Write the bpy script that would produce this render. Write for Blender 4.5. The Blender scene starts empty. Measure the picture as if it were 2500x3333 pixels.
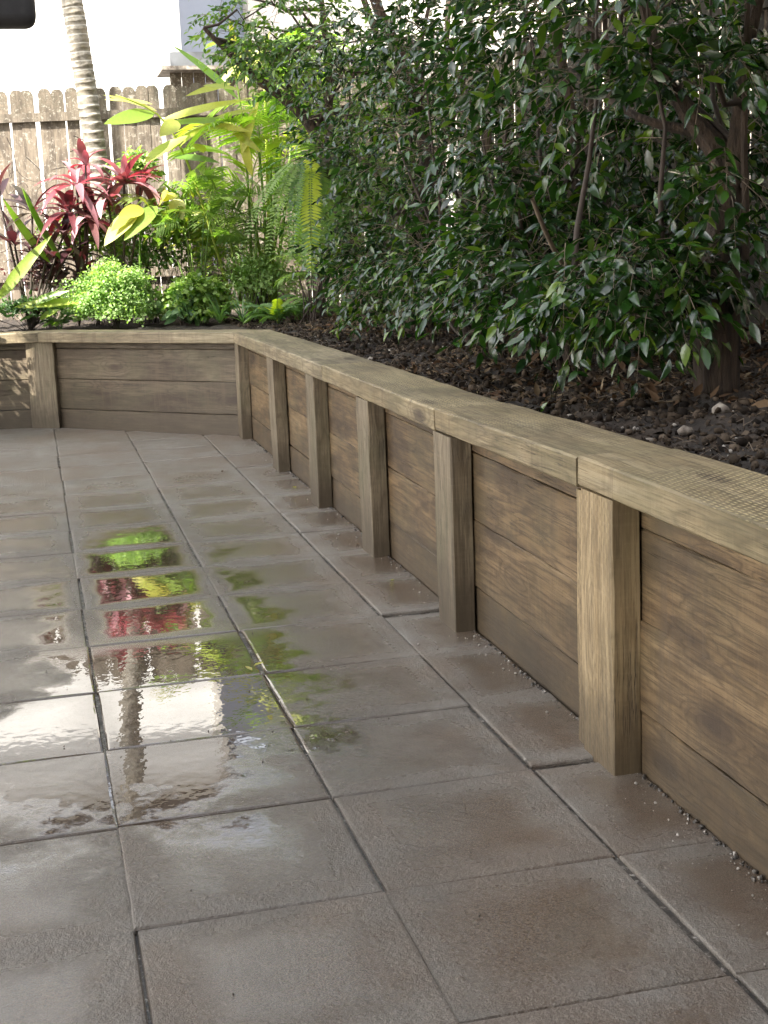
import bpy, math, random
import numpy as np
from mathutils import Vector, Matrix, Quaternion
random.seed(7); rng = np.random.default_rng(7)
S = bpy.context.scene; COL = S.collection
R = math.radians

# ------------------------------------------------------------------ camera
CAM = np.array([-0.092, -2.4744, 1.2807])
cr = Vector((0.96762964, -0.2495591, -0.03759162)); cu = Vector((0.08427799, 0.1791247, 0.98020996)); cf = Vector((0.23788672, 0.95164836, -0.19435871))
cd = bpy.data.cameras.new('camera'); cam = bpy.data.objects.new('camera', cd); COL.objects.link(cam)
m = Matrix.Identity(4)
for i in range(3): m[i][0] = cr[i]; m[i][1] = cu[i]; m[i][2] = -cf[i]; m[i][3] = CAM[i]
cam.matrix_world = m
cd.sensor_fit = 'VERTICAL'; cd.sensor_height = 24; cd.lens = 31.987; cd.clip_end = 500; cd.clip_start = 0.05
S.camera = cam

# ------------------------------------------------------------------ sky, sun, exposure
SUN_EL, SUN_AZ = R(44), R(65)          # azimuth of travel measured from +Y towards +X
sdir = Vector((math.sin(SUN_AZ)*math.cos(SUN_EL), math.cos(SUN_AZ)*math.cos(SUN_EL), -math.sin(SUN_EL)))
w = bpy.data.worlds.new('World'); S.world = w; w.use_nodes = True
wn = w.node_tree; bg = wn.nodes['Background']; sk = wn.nodes.new('ShaderNodeTexSky')
sk.sky_type = 'NISHITA'; sk.sun_disc = False; sk.sun_elevation = SUN_EL
sk.sun_rotation = math.atan2(-sdir.x, -sdir.y)   # sun stands opposite to its travel
sk.dust_density = 2.5; sk.ozone_density = .6
hs = wn.nodes.new('ShaderNodeHueSaturation'); hs.inputs['Saturation'].default_value = .30       # thin white haze over the blue
wn.links.new(sk.outputs[0], hs.inputs['Color']); wn.links.new(hs.outputs[0], bg.inputs[0]); bg.inputs[1].default_value = 0.15
sl = bpy.data.lights.new('sun', 'SUN'); sl.energy = 4.3; sl.angle = R(0.53); sl.color = (1, .95, .86)
sun = bpy.data.objects.new('sun', sl); COL.objects.link(sun)
sun.rotation_euler = sdir.to_track_quat('-Z', 'Y').to_euler()
S.view_settings.view_transform = 'Standard'; S.view_settings.look = 'None'
S.view_settings.exposure = 2.55; S.view_settings.gamma = 1

# ------------------------------------------------------------------ helpers
def tag(o, label=None, cat=None, group=None, kind=None):
    if label: o['label'] = label
    if cat: o['category'] = cat
    if group: o['group'] = group
    if kind: o['kind'] = kind
    return o
def empty(name, loc=(0, 0, 0)):
    o = bpy.data.objects.new(name, None); COL.objects.link(o); o.location = loc; o.empty_display_size = .1
    return o
def link(name, me, parent=None, mat=None):
    if mat and not me.materials: me.materials.append(mat)
    o = bpy.data.objects.new(name, me); COL.objects.link(o)
    if parent is not None:
        o.parent = parent
        o.matrix_parent_inverse = Matrix.Translation(parent.location).inverted()
    return o
def npmesh(name, V, F, smooth=True, v=None, mat=None):
    V = np.asarray(V, np.float32); F = np.asarray(F, np.int32); k = F.shape[1]
    me = bpy.data.meshes.new(name); me.vertices.add(len(V)); me.vertices.foreach_set('co', V.ravel())
    me.loops.add(F.size); me.loops.foreach_set('vertex_index', F.ravel())
    me.polygons.add(len(F)); me.polygons.foreach_set('loop_start', np.arange(0, F.size, k, dtype=np.int32))
    me.polygons.foreach_set('loop_total', np.full(len(F), k, np.int32))
    if smooth: me.polygons.foreach_set('use_smooth', np.ones(len(F), bool))
    if v is not None:
        a = me.attributes.new('v', 'FLOAT', 'POINT'); a.data.foreach_set('value', np.asarray(v, np.float32))
    me.update(calc_edges=True)
    if mat: me.materials.append(mat)
    return me
def pymesh(name, V, F, mat=None, smooth=False):
    me = bpy.data.meshes.new(name); me.from_pydata([tuple(v) for v in V], [], F); me.update()
    if smooth: me.polygons.foreach_set('use_smooth', [True]*len(F))
    if mat: me.materials.append(mat)
    return me
def at(x, y, Y):
    """world point in the vertical plane at depth Y seen in direction (x, y) of the 1659x2212 survey print"""
    d = cf + cr*((x*1.50693-1250)/4442.24) - cu*((y*1.50693-1666.5)/4442.24)
    return np.array(CAM) + np.array(d)*((Y-CAM[1])/d.y)
def hash3(ix, iy, s):
    n = (ix*374761393 + iy*668265263 + s*1442695041) & 0xffffffff
    n = ((n ^ (n >> 13))*1274126177) & 0xffffffff
    return ((n ^ (n >> 16)) & 0xffff)/65535.0
def vnoise(x, y, s=0):
    ix = np.floor(x).astype(np.int64); iy = np.floor(y).astype(np.int64); fx = x-ix; fy = y-iy
    fx = fx*fx*(3-2*fx); fy = fy*fy*(3-2*fy)
    a = hash3(ix, iy, s); b = hash3(ix+1, iy, s); c = hash3(ix, iy+1, s); d = hash3(ix+1, iy+1, s)
    return (a*(1-fx)+b*fx)*(1-fy)+(c*(1-fx)+d*fx)*fy
def fbm(x, y, o=4, s=0):
    t = 0; a = .5
    for i in range(o): t = t+a*vnoise(x*2**i, y*2**i, s+i); a *= .5
    return t
def frames(D, N):
    D = D/np.linalg.norm(D, axis=-1, keepdims=True)
    N = N-(N*D).sum(-1, keepdims=True)*D
    N = N/np.maximum(np.linalg.norm(N, axis=-1, keepdims=True), 1e-6)
    Y = np.cross(N, D)
    return np.stack([D, Y, N], -1)     # columns
def inst(geo, T, M, sc):
    V, F = geo; n = len(T)
    W = np.einsum('nij,vj->nvi', M, V)*sc[:, None, None]+T[:, None, :]
    FF = F[None]+(np.arange(n)*len(V))[:, None, None]
    return W.reshape(-1, 3), FF.reshape(-1, F.shape[1])
def tube(P, r, n=6, jit=0, seed=0):
    P = np.asarray(P, float); r = np.broadcast_to(np.asarray(r, float), (len(P),))
    T = np.gradient(P, axis=0); T /= np.maximum(np.linalg.norm(T, axis=1, keepdims=True), 1e-9)
    up = np.array([.13, .31, .94]) if abs(T[0][2]) < .9 else np.array([1, .1, 0])
    A = np.cross(T, up); A /= np.linalg.norm(A, axis=1, keepdims=True); B = np.cross(T, A)
    th = np.arange(n)*2*np.pi/n
    V = P[:, None]+(A[:, None]*np.cos(th)[None, :, None]+B[:, None]*np.sin(th)[None, :, None])*r[:, None, None]
    if jit:
        g = np.random.default_rng(seed).normal(0, 1, (1, n, 1)); g2 = np.random.default_rng(seed+1).normal(0, .5, (len(P), n, 1))
        V = P[:, None]+(V-P[:, None])*(1+jit*(g+g2))
    F = []
    for i in range(len(P)-1):
        for k in range(n):
            a = i*n+k; b = i*n+(k+1) % n
            F += [(a, b, b+n), (a, b+n, a+n)]
    V = V.reshape(-1, 3); c = len(V); V = np.vstack([V, P[-1:]])
    F += [(c-n+k, c-n+(k+1) % n, c) for k in range(n)]
    return V, np.array(F, np.int32)
def merge(L):
    Vs, Fs, o = [], [], 0
    for V, F in L: Vs.append(V); Fs.append(F+o); o += len(V)
    return np.vstack(Vs), np.vstack(Fs)
def curve(p0, p1, sag=0, n=7, wob=0, g=rng):
    p0 = np.array(p0, float); p1 = np.array(p1, float); t = np.linspace(0, 1, n)[:, None]
    P = p0+(p1-p0)*t; P[:, 2] += (sag*4*t*(1-t))[:, 0]
    if wob: P[1:-1] += g.normal(0, wob, (n-2, 3))
    return P

# ------------------------------------------------------------------ materials
class NT:
    def __init__(s, name):
        s.m = bpy.data.materials.new(name); s.m.use_nodes = True; s.t = s.m.node_tree; s.p = s.t.nodes['Principled BSDF']; s.out = s.t.nodes['Material Output']
    def n(s, typ, **kw):
        nd = s.t.nodes.new(typ)
        for k, v in kw.items():
            if k.startswith('_'): setattr(nd, k[1:], v)
            else: s.set(nd, k.replace('0_', ''), v)
        return nd
    def set(s, nd, key, v):
        i = nd.inputs[int(key)] if key.isdigit() else nd.inputs[key]
        if isinstance(v, bpy.types.NodeSocket): s.t.links.new(v, i)
        else: i.default_value = v
    def math(s, op, a, b=None, c=None, clamp=False):
        nd = s.t.nodes.new('ShaderNodeMath'); nd.operation = op; nd.use_clamp = clamp
        for i, x in enumerate((a, b, c)):
            if x is not None: s.set(nd, str(i), x)
        return nd.outputs[0]
    def vm(s, op, a, b=None):
        nd = s.t.nodes.new('ShaderNodeVectorMath'); nd.operation = op
        s.set(nd, '0', a)
        if b is not None: s.set(nd, '1', b)
        return nd.outputs[0]
    def noise(s, vec, scale, detail=4, rough=.55, dist=0):
        nd = s.t.nodes.new('ShaderNodeTexNoise'); s.t.links.new(vec, nd.inputs['Vector'])
        nd.inputs['Scale'].default_value = scale; nd.inputs['Detail'].default_value = detail; nd.inputs['Roughness'].default_value = rough; nd.inputs['Distortion'].default_value = dist
        return nd.outputs['Fac']
    def ramp(s, fac, *stops):
        nd = s.t.nodes.new('ShaderNodeValToRGB'); s.t.links.new(fac, nd.inputs[0]); e = nd.color_ramp.elements
        while len(e) < len(stops): e.new(.5)
        for k, (p, c) in enumerate(stops):
            e[k].position = p; e[k].color = (*c, 1) if isinstance(c, tuple) else (c, c, c, 1)
        return nd.outputs[0]
    def mix(s, f, a, b, mode='MIX'):
        nd = s.t.nodes.new('ShaderNodeMix'); nd.data_type = 'RGBA'; nd.blend_type = mode
        for i, v in ((0, f), (6, a), (7, b)):
            if isinstance(v, bpy.types.NodeSocket): s.t.links.new(v, nd.inputs[i])
            else: nd.inputs[i].default_value = v if i == 0 else (*v, 1) if len(v) == 3 else v
        return nd.outputs[2]
    def sep(s, v):
        nd = s.t.nodes.new('ShaderNodeSeparateXYZ'); s.t.links.new(v, nd.inputs[0]); return nd.outputs
    def comb(s, x, y, z):
        nd = s.t.nodes.new('ShaderNodeCombineXYZ')
        for i, v in enumerate((x, y, z)): s.set(nd, str(i), v)
        return nd.outputs[0]
    def obj(s): return s.n('ShaderNodeTexCoord').outputs['Object']
    def pos(s): return s.n('ShaderNodeNewGeometry').outputs['Position']
    def rnd(s): return s.n('ShaderNodeObjectInfo').outputs['Random']
    def bump(s, h, strength=.5, dist=.01, base=None):
        nd = s.t.nodes.new('ShaderNodeBump'); nd.inputs['Strength'].default_value = strength; nd.inputs['Distance'].default_value = dist
        s.t.links.new(h, nd.inputs['Height'])
        if base is not None: s.t.links.new(base, nd.inputs['Normal'])
        return nd.outputs[0]
    def fin(s, col=None, rough=None, normal=None, **kw):
        if col is not None: s.set(s.p, 'Base Color', col if isinstance(col, bpy.types.NodeSocket) else (*col, 1))
        if rough is not None: s.set(s.p, 'Roughness', rough)
        if normal is not None: s.set(s.p, 'Normal', normal)
        for k, v in kw.items(): s.set(s.p, k.replace('_', ' '), v)
        return s.m

def mat_paver():
    s = NT('paver'); o = s.obj(); p = s.pos(); r = s.rnd()
    op = s.vm('ADD', o, s.comb(s.math('MULTIPLY', r, 37), s.math('MULTIPLY', r, 71), 0))
    big = s.noise(op, 3.2, 5, .62); mid = s.noise(op, 11, 5, .65); fine = s.noise(p, 260, 3, .7); med = s.noise(p, 70, 4, .65)
    col = s.ramp(big, (.36, (.088, .078, .067)), (.50, (.140, .128, .112)), (.62, (.20, .186, .166)))
    rb = s.math('FRACT', s.math('MULTIPLY', r, 7.3))
    col = s.mix(s.math('MULTIPLY', r, .8), col, (.165, .152, .137)); col = s.mix(s.math('MULTIPLY', rb, .45), col, (.110, .090, .070))
    col = s.mix(s.ramp(mid, (.46, 0.0), (.64, .6)), col, (.085, .058, .040))
    col = s.mix(s.ramp(s.noise(s.vm('ADD', p, s.comb(0, 0, s.math('MULTIPLY', r, .25))), 2.1, 6, .6), (.48, 0.), (.60, .6)), col, (.105, .070, .045))
    spk = s.noise(p, 34, 6, .75)
    col = s.mix(s.ramp(spk, (.60, 0.), (.68, .5)), col, (.26, .23, .20))
    col = s.mix(s.ramp(fine, (.46, 0.), (.64, .55)), col, (.30, .262, .222))
    X = s.sep(p); L = s.sep(o)
    # distance from the paver's rim (0 at the rim)
    ex = s.math('SUBTRACT', .25, s.math('ABSOLUTE', L[0])); ey = s.math('SUBTRACT', .25, s.math('ABSOLUTE', L[1]))
    e = s.math('MINIMUM', ex, ey)
    e = s.math('ADD', e, s.math('MULTIPLY', s.math('SUBTRACT', s.noise(p, 5, 3, .5), .5), .10))
    film = s.n('ShaderNodeMapRange', _interpolation_type='SMOOTHSTEP', Value=e); film.inputs[1].default_value = -.005; film.inputs[2].default_value = .15
    film = film.outputs[0]
    # standing water: one long low place in the patio
    wid = s.n('ShaderNodeMapRange', _interpolation_type='SMOOTHSTEP', Value=X[1]); wid.inputs[1].default_value = 1.7; wid.inputs[2].default_value = 1.0
    wx = s.math('DIVIDE', s.math('SUBTRACT', X[0], s.math('SUBTRACT', .26, s.math('MULTIPLY', wid.outputs[0], .20))), s.math('ADD', .44, s.math('MULTIPLY', wid.outputs[0], .34)))
    wy = s.math('DIVIDE', s.math('SUBTRACT', X[1], 2.15), 1.85)
    wd = s.math('SQRT', s.math('ADD', s.math('MULTIPLY', wx, wx), s.math('MULTIPLY', wy, wy)))
    wd = s.math('ADD', wd, s.math('MULTIPLY', s.math('SUBTRACT', s.noise(p, 4.0, 8, .66), .5), 1.2))
    pud = s.n('ShaderNodeMapRange', _interpolation_type='SMOOTHSTEP', Value=wd); pud.inputs[1].default_value = 1.12; pud.inputs[2].default_value = .80
    low = s.n('ShaderNodeMapRange', _interpolation_type='SMOOTHSTEP', Value=X[1]); low.inputs[1].default_value = 2.7; low.inputs[2].default_value = 1.8
    filmp = s.n('ShaderNodeMapRange', _interpolation_type='SMOOTHSTEP', Value=e); filmp.inputs[1].default_value = -.01; filmp.inputs[2].default_value = .085
    rimf = s.math('MAXIMUM', filmp.outputs[0], low.outputs[0])
    pud = s.math('MULTIPLY', pud.outputs[0], rimf)
    # damp film: fades towards the far end and the wall
    far = s.n('ShaderNodeMapRange', _interpolation_type='SMOOTHSTEP', Value=X[1]); far.inputs[1].default_value = 6.2; far.inputs[2].default_value = 4.2
    wetn = s.ramp(s.noise(p, 1.6, 4, .6), (.34, .55), (.48, 1.0))
    wet = s.math('MULTIPLY', s.math('MULTIPLY', film, far.outputs[0]), s.sep(wetn)[0] if False else s.math('MULTIPLY', wetn, 1.0))
    soak = s.n('ShaderNodeMapRange', _interpolation_type='SMOOTHSTEP', Value=wd); soak.inputs[1].default_value = 1.6; soak.inputs[2].default_value = 1.1
    col = s.mix(s.math('MULTIPLY', soak.outputs[0], .45), col, (.060, .050, .042))
    col = s.mix(s.math('MULTIPLY', wet, .8), col, s.mix(1., col, (.60, .50, .41), 'MULTIPLY'))
    col = s.mix(s.math('MULTIPLY', pud, .7), col, s.mix(1., col, (.45, .38, .32), 'MULTIPLY'))
    ro = s.math('SUBTRACT', .42, s.math('MULTIPLY', wet, .325))
    ro = s.math('ADD', ro, s.math('MULTIPLY', s.math('SUBTRACT', med, .5), .18))
    ro = s.math('MULTIPLY', ro, s.math('SUBTRACT', 1, s.math('MULTIPLY', pud, .97)), clamp=True)
    h = s.math('SUBTRACT', s.math('ADD', s.math('MULTIPLY', fine, .8), s.math('MULTIPLY', med, 1.6)), 1.2)
    hr = s.math('MULTIPLY', h, s.math('SUBTRACT', 1, s.math('MULTIPLY', pud, 1.0)))
    hr = s.math('MULTIPLY', hr, s.math('SUBTRACT', 1, s.math('MULTIPLY', wet, .72)))
    rip = s.noise(s.vm('MULTIPLY', p, (1, .8, 1)), 30, 2, .5)
    hr = s.math('ADD', hr, s.math('MULTIPLY', s.math('SUBTRACT', rip, .5), s.math('MULTIPLY', pud, .07)))
    nb = s.bump(hr, .9, .0045)
    return s.fin(col, ro, nb, Specular_IOR_Level=.5, Coat_Weight=s.math('MULTIPLY', wet, .45), Coat_Roughness=s.math('MULTIPLY', s.math('SUBTRACT', .34, s.math('MULTIPLY', wet, .14)), s.math('SUBTRACT', 1, s.math('MULTIPLY', pud, .99))), Coat_Normal=nb)

def mat_joint():
    s = NT('joint_grit'); p = s.pos(); f = s.noise(p, 55, 5, .7); g = s.noise(p, 5, 3, .6)
    col = s.ramp(f, (.40, (.018, .015, .012)), (.56, (.06, .05, .04)), (.66, (.42, .39, .35)))
    return s.fin(col, s.ramp(g, (.4, .12), (.6, .7)), s.bump(f, .9, .006))

def mat_wood(name, a, b, c, incised=0., dark=.5, green=.3, rough=.62, fine_amt=1., seed=0.):
    """sawn pine: long grain, growth-ring cathedrals, knots, water stains, incised dashes"""
    s = NT(name); o = s.obj(); r = s.rnd(); p = s.pos()
    off = s.comb(s.math('MULTIPLY', r, 53), s.math('MULTIPLY', r, 19), s.math('MULTIPLY', r, 31))
    L = s.sep(o)
    wv = s.math('ADD', L[1], L[2])
    q = s.vm('ADD', s.comb(L[0], wv, L[2]), off)
    # knots
    kq = s.vm('MULTIPLY', q, (1.9, 6.0, .001))
    vo = s.n('ShaderNodeTexVoronoi', Vector=kq, Scale=1.0); vo.inputs['Randomness'].default_value = 1
    kd = vo.outputs['Distance']
    kn = s.ramp(kd, (.05, 1.0), (.13, .75), (.17, .25), (.30, 0.0))
    kk = s.ramp(s.sep(vo.outputs['Color'])[0], (.40, 0.), (.46, 1.))
    kn = s.math('MULTIPLY', kn, kk)
    swirl = s.math('MULTIPLY', s.ramp(kd, (.05, 1.), (.34, 0.)), kk)
    lg = s.noise(s.vm('MULTIPLY', q, (1.2, 7, 7)), 1., 3, .5)
    rings = s.math('ADD', s.math('MULTIPLY', lg, 9), s.math('MULTIPLY', swirl, 3.2))
    ring = s.math('ABSOLUTE', s.math('SUBTRACT', s.math('FRACT', rings), .5))
    ringc = s.ramp(ring, (.0, 1.), (.16, .35), (.5, 0.))
    gr = s.noise(s.vm('MULTIPLY', q, (2.6, 95, 95)), 1., 8, .85)
    gr2 = s.noise(s.vm('MULTIPLY', q, (1.1, 16, 16)), 1., 6, .7)
    st = s.noise(s.vm('MULTIPLY', q, (1.1, 3.4, 3.4)), 1., 10, .70)
    st2 = s.noise(s.vm('ADD', s.vm('MULTIPLY', q, (2.6, 2.6, 2.6)), (9, 4, 2)), 1., 5, .62)
    saw = s.noise(s.vm('MULTIPLY', q, (70, 3, 3)), 1., 4, .7)
    col = s.ramp(gr2, (.26, a), (.50, b), (.74, c))
    col = s.mix(s.math('MULTIPLY', ringc, .55), col, tuple(x*.42 for x in a))
    col = s.mix(s.ramp(gr, (.42, .75*fine_amt), (.50, 0.)), col, tuple(x*.5 for x in a))
    col = s.mix(s.ramp(saw, (.52, 0.), (.66, .10)), col, tuple(min(1, x*1.2) for x in c))
    col = s.mix(s.ramp(st, (.47, 0.), (.55, dark*.5), (.66, dark)), col, (.040, .025, .014))
    col = s.mix(s.ramp(st2, (.48, 0.), (.62, green)), col, (.125, .118, .062))
    col = s.mix(s.math('MULTIPLY', kn, .85), col, (.045, .028, .018))
    ck = s.math('ABSOLUTE', s.math('SUBTRACT', s.noise(s.vm('ADD', s.vm('MULTIPLY', q, (.9, 26, 26)), (5, 5, 5)), 1., 5, .6), .5))
    crack = s.math('MULTIPLY', s.ramp(ck, (.0, 1.), (.010, 0.)), s.ramp(s.noise(s.vm('ADD', q, (2, 7, 1)), 3., 3, .6), (.48, 0.), (.58, 1.)))
    col = s.mix(s.math('MULTIPLY', crack, .85), col, (.030, .020, .012))
    tone = s.math('FRACT', s.math('MULTIPLY', r, 13.7)); col = s.mix(s.math('MULTIPLY', tone, .5), col, s.mix(1., col, (.50, .46, .42), 'MULTIPLY'))
    drip = s.noise(s.vm('ADD', s.vm('MULTIPLY', p, (16, 16, 1.1)), (3, 1, 8)), 1., 5, .7)
    col = s.mix(s.ramp(drip, (.54, 0.), (.66, .45)), col, (.085, .060, .036))
    # splash and algae band in the lowest hand's breadth
    Z = s.sep(p)[2]
    sp = s.n('ShaderNodeMapRange', _interpolation_type='SMOOTHSTEP', Value=s.math('ADD', Z, s.math('MULTIPLY', s.noise(p, 9, 5, .7), -.30)))
    sp.inputs[1].default_value = .20; sp.inputs[2].default_value = -.14
    col = s.mix(s.math('MULTIPLY', sp.outputs[0], .75), col, (.042, .030, .018))
    h = s.math('ADD', s.math('SUBTRACT', s.math('MULTIPLY', gr, .9), s.math('MULTIPLY', crack, 1.2)), s.math('ADD', s.math('MULTIPLY', saw, .2), s.math('MULTIPLY', ringc, .15)))
    if incised:
        post_ = name == 'post_timber_incised'
        row, per = (.0125, .030) if post_ else (.012, .026)
        v_ = s.math('DIVIDE', s.math('ADD', wv, s.math('MULTIPLY', s.noise(p, 22, 4), .012)), row)
        u_ = s.math('ADD', s.math('DIVIDE', s.math('ADD', L[0], s.math('MULTIPLY', s.noise(p, 25, 4), .03)), per), s.math('MULTIPLY', s.math('FLOOR', v_), .5 if post_ else .37))
        du = s.ramp(s.math('FRACT', u_), (.0, 0.), (.12, 1.), (.52, 1.), (.66, 0.)); dv = s.ramp(s.math('FRACT', v_), (.18, 0.), (.36, 1.), (.60, 1.), (.80, 0.))
        d = s.math('MULTIPLY', du, dv)
        msk = s.ramp(s.noise(q, 1.3 if name != 'post_timber_incised' else .5, 3, .6), (.42, .10), (.56, .9))
        if post_: d = s.math('MULTIPLY', d, s.math('LESS_THAN', s.sep(s.n('ShaderNodeNewGeometry').outputs['Normal'])[0], -.6))
        if not post_: d = s.math('MULTIPLY', d, s.math('GREATER_THAN', s.sep(s.n('ShaderNodeNewGeometry').outputs['Normal'])[2], .6))
        dm = s.math('MULTIPLY', d, s.math('MULTIPLY', msk, incised))
        col = s.mix(s.math('MULTIPLY', dm, .55), col, (.62, .50, .26) if name != 'post_timber_incised' else (.09, .062, .036))
        h = s.math('ADD', h, s.math('MULTIPLY', dm, 1.3 if name != 'post_timber_incised' else -1.3))
    return s.fin(col, s.math('ADD', rough-.1, s.math('MULTIPLY', gr2, .2)), s.bump(h, .5, .003), Specular_IOR_Level=.4)

def mat_leaf(name, cols, rough=.35, trans=.35, tcol=None, spec=.5, veins=0):
    s = NT(name); at_ = s.n('ShaderNodeAttribute', _attribute_name='v').outputs['Fac']
    f = s.math('FRACT', s.math('ADD', at_, s.rnd()))
    n = len(cols); col = s.ramp(f, *[((i+.5)/n, c) for i, c in enumerate(cols)])
    nz = s.noise(s.pos(), 60, 3, .6)
    col = s.mix(s.ramp(nz, (.35, .3), (.6, 0.)), col, s.mix(1., col, (.55, .6, .5), 'MULTIPLY'))
    b = s.bump(s.noise(s.pos(), 120, 2, .6), .25, .002)
    s.fin(col, s.math('ADD', rough-.06, s.math('MULTIPLY', nz, .14)), b, Specular_IOR_Level=spec)
    tr = s.n('ShaderNodeBsdfTranslucent'); tc = s.mix(1., col, tcol or (1.8, 2.1, .7), 'MULTIPLY')
    s.t.links.new(tc, tr.inputs[0])
    mx = s.t.nodes.new('ShaderNodeMixShader'); mx.inputs[0].default_value = trans
    s.t.links.new(s.p.outputs[0], mx.inputs[1]); s.t.links.new(tr.outputs[0], mx.inputs[2]); s.t.links.new(mx.outputs[0], s.out.inputs[0])
    return s.m

def mat_simple(name, c0, c1, scale=8, rough=.7, bump=.4, bscale=60, bd=.004, stretch=(1, 1, 1), **kw):
    s = NT(name); p = s.vm('MULTIPLY', s.vm('ADD', s.obj(), s.comb(s.math('MULTIPLY', s.rnd(), 23), 0, s.math('MULTIPLY', s.rnd(), 17))), stretch)
    n = s.noise(p, scale, 5, .62); col = s.ramp(n, (.32, c0), (.68, c1))
    return s.fin(col, rough, s.bump(s.noise(p, bscale, 4, .65), bump, bd), **kw)

def mat_soil():
    s = NT('soil'); p = s.pos(); a = s.noise(p, 18, 6, .7); b = s.noise(p, 90, 5, .75); c = s.noise(p, 4, 3, .6)
    col = s.ramp(a, (.3, (.010, .007, .005)), (.52, (.028, .020, .015)), (.7, (.07, .053, .040)))
    col = s.mix(s.ramp(b, (.58, 0.), (.70, .7)), col, (.17, .14, .115))
    col = s.mix(s.ramp(c, (.5, 0.), (.7, .45)), col, (.085, .055, .032))
    return s.fin(col, .85, s.bump(s.math('ADD', a, s.math('MULTIPLY', b, .6)), 1., .02))

def mat_fence(name='old_paling', k=1.):
    s = NT(name); o = s.obj(); r = s.rnd(); q = s.vm('ADD', o, s.comb(s.math('MULTIPLY', r, 31), s.math('MULTIPLY', r, 17), s.math('MULTIPLY', r, 43)))
    g = s.noise(s.vm('MULTIPLY', q, (60, 60, 3)), 1., 4, .65); st = s.noise(s.vm('MULTIPLY', q, (12, 12, 3)), 1., 5, .7); lc = s.noise(q, 30, 4, .7)
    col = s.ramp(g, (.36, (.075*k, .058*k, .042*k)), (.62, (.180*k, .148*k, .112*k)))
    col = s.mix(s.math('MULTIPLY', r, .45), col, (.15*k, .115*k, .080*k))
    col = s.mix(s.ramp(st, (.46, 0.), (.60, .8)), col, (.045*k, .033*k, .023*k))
    Z = s.sep(s.pos())[2]
    tp = s.n('ShaderNodeMapRange', Value=Z); tp.inputs[1].default_value = 2.25; tp.inputs[2].default_value = 2.6
    col = s.mix(s.math('MULTIPLY', tp.outputs[0], s.ramp(lc, (.42, .1), (.55, .85))), col, (.055, .045, .028))
    col = s.mix(s.ramp(lc, (.54, 0.), (.66, .6)), col, (.34*k, .31*k, .26*k))
    return s.fin(col, .85, s.bump(g, .6, .004))

def mat_palm():
    s = NT('palm_bark'); o = s.obj(); Z = s.sep(o)[2]
    n = s.noise(s.vm('MULTIPLY', o, (14, 14, 26)), 1., 5, .7); m_ = s.noise(o, 9, 4, .65)
    col = s.ramp(n, (.36, (.07, .06, .042)), (.50, (.14, .125, .098)), (.64, (.22, .20, .17)))
    col = s.mix(s.ramp(m_, (.5, 0.), (.68, .75)), col, (.14, .115, .075))
    ring = s.math('FRACT', s.math('ADD', s.math('MULTIPLY', Z, 14.5), s.math('MULTIPLY', n, .25)))
    rr = s.ramp(ring, (.0, .9), (.10, .0), (.9, .0), (1., .9))
    col = s.mix(rr, col, (.40, .385, .35))
    return s.fin(col, .75, s.bump(n, .5, .006))

def mat_brickwall():
    s = NT('white_brick'); p = s.pos(); X = s.sep(p); q = s.comb(X[0], X[2], 0)
    bk = s.n('ShaderNodeTexBrick', Vector=q, Scale=1.); bk.inputs['Brick Width'].default_value = .24; bk.inputs['Row Height'].default_value = .086; bk.inputs['Mortar Size'].default_value = .006
    n = s.noise(p, 12, 4)
    col = s.mix(s.math('MULTIPLY', bk.outputs['Fac'], .45), s.ramp(n, (.3, (.74, .73, .70)), (.7, (.82, .81, .79))), (.55, .54, .52))
    return s.fin(col, .7, s.bump(s.math('SUBTRACT', 1, bk.outputs['Fac']), .5, .006))

M = {}
M['paver'] = mat_paver(); M['joint'] = mat_joint()
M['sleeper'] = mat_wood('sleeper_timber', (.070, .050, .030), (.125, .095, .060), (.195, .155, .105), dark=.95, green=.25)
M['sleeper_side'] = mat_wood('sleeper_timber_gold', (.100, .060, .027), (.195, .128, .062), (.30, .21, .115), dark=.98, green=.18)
M['post'] = mat_wood('post_timber', (.16, .122, .076), (.24, .192, .126), (.33, .275, .19), dark=.55, green=.4)
M['post_inc'] = mat_wood('post_timber_incised', (.28, .195, .098), (.37, .275, .150), (.45, .35, .21), incised=.8, dark=.12, green=.2)
M['cap'] = mat_wood('cap_timber', (.22, .172, .098), (.33, .27, .170), (.46, .39, .27), dark=.5, green=.3)
M['cap_inc'] = mat_wood('cap_timber_incised', (.19, .140, .068), (.29, .228, .128), (.40, .335, .22), incised=1., dark=.5, green=.3)
M['soil'] = mat_soil(); M['fence'] = mat_fence(); M['shadefence'] = mat_fence('shaded_paling', .33); M['palm'] = mat_palm(); M['brick'] = mat_brickwall()  # darker copy of the paling: the side fence's shade put into its colour
M['bark'] = mat_simple('rough_bark', (.014, .009, .006), (.085, .056, .036), 1., .9, 1., 2.5, .03, stretch=(34, 34, 3.))
M['twig'] = mat_simple('pale_twig', (.09, .065, .045), (.20, .155, .11), 20, .8)
M['darktwig'] = mat_simple('dark_twig', (.018, .012, .009), (.05, .034, .024), 20, .8)
M['hedge'] = mat_leaf('glossy_hedge_leaf', [(.008, .025, .004), (.011, .034, .006), (.018, .054, .007), (.009, .028, .010), (.036, .095, .009), (.012, .040, .005), (.010, .032, .006), (.085, .14, .012)], .17, .22, spec=.6)
M['hedge_far'] = mat_leaf('small_hedge_leaf', [(.028, .070, .012), (.055, .125, .020), (.10, .185, .024), (.036, .085, .016), (.16, .25, .03)], .32, .36)
M['lime'] = mat_leaf('lime_leaf', [(.16, .26, .035), (.22, .33, .05), (.13, .24, .04), (.30, .36, .06)], .38, .42)
M['ginger'] = mat_leaf('ginger_leaf', [(.13, .22, .035), (.20, .28, .04), (.09, .18, .03), (.34, .34, .06)], .4, .42)
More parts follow.
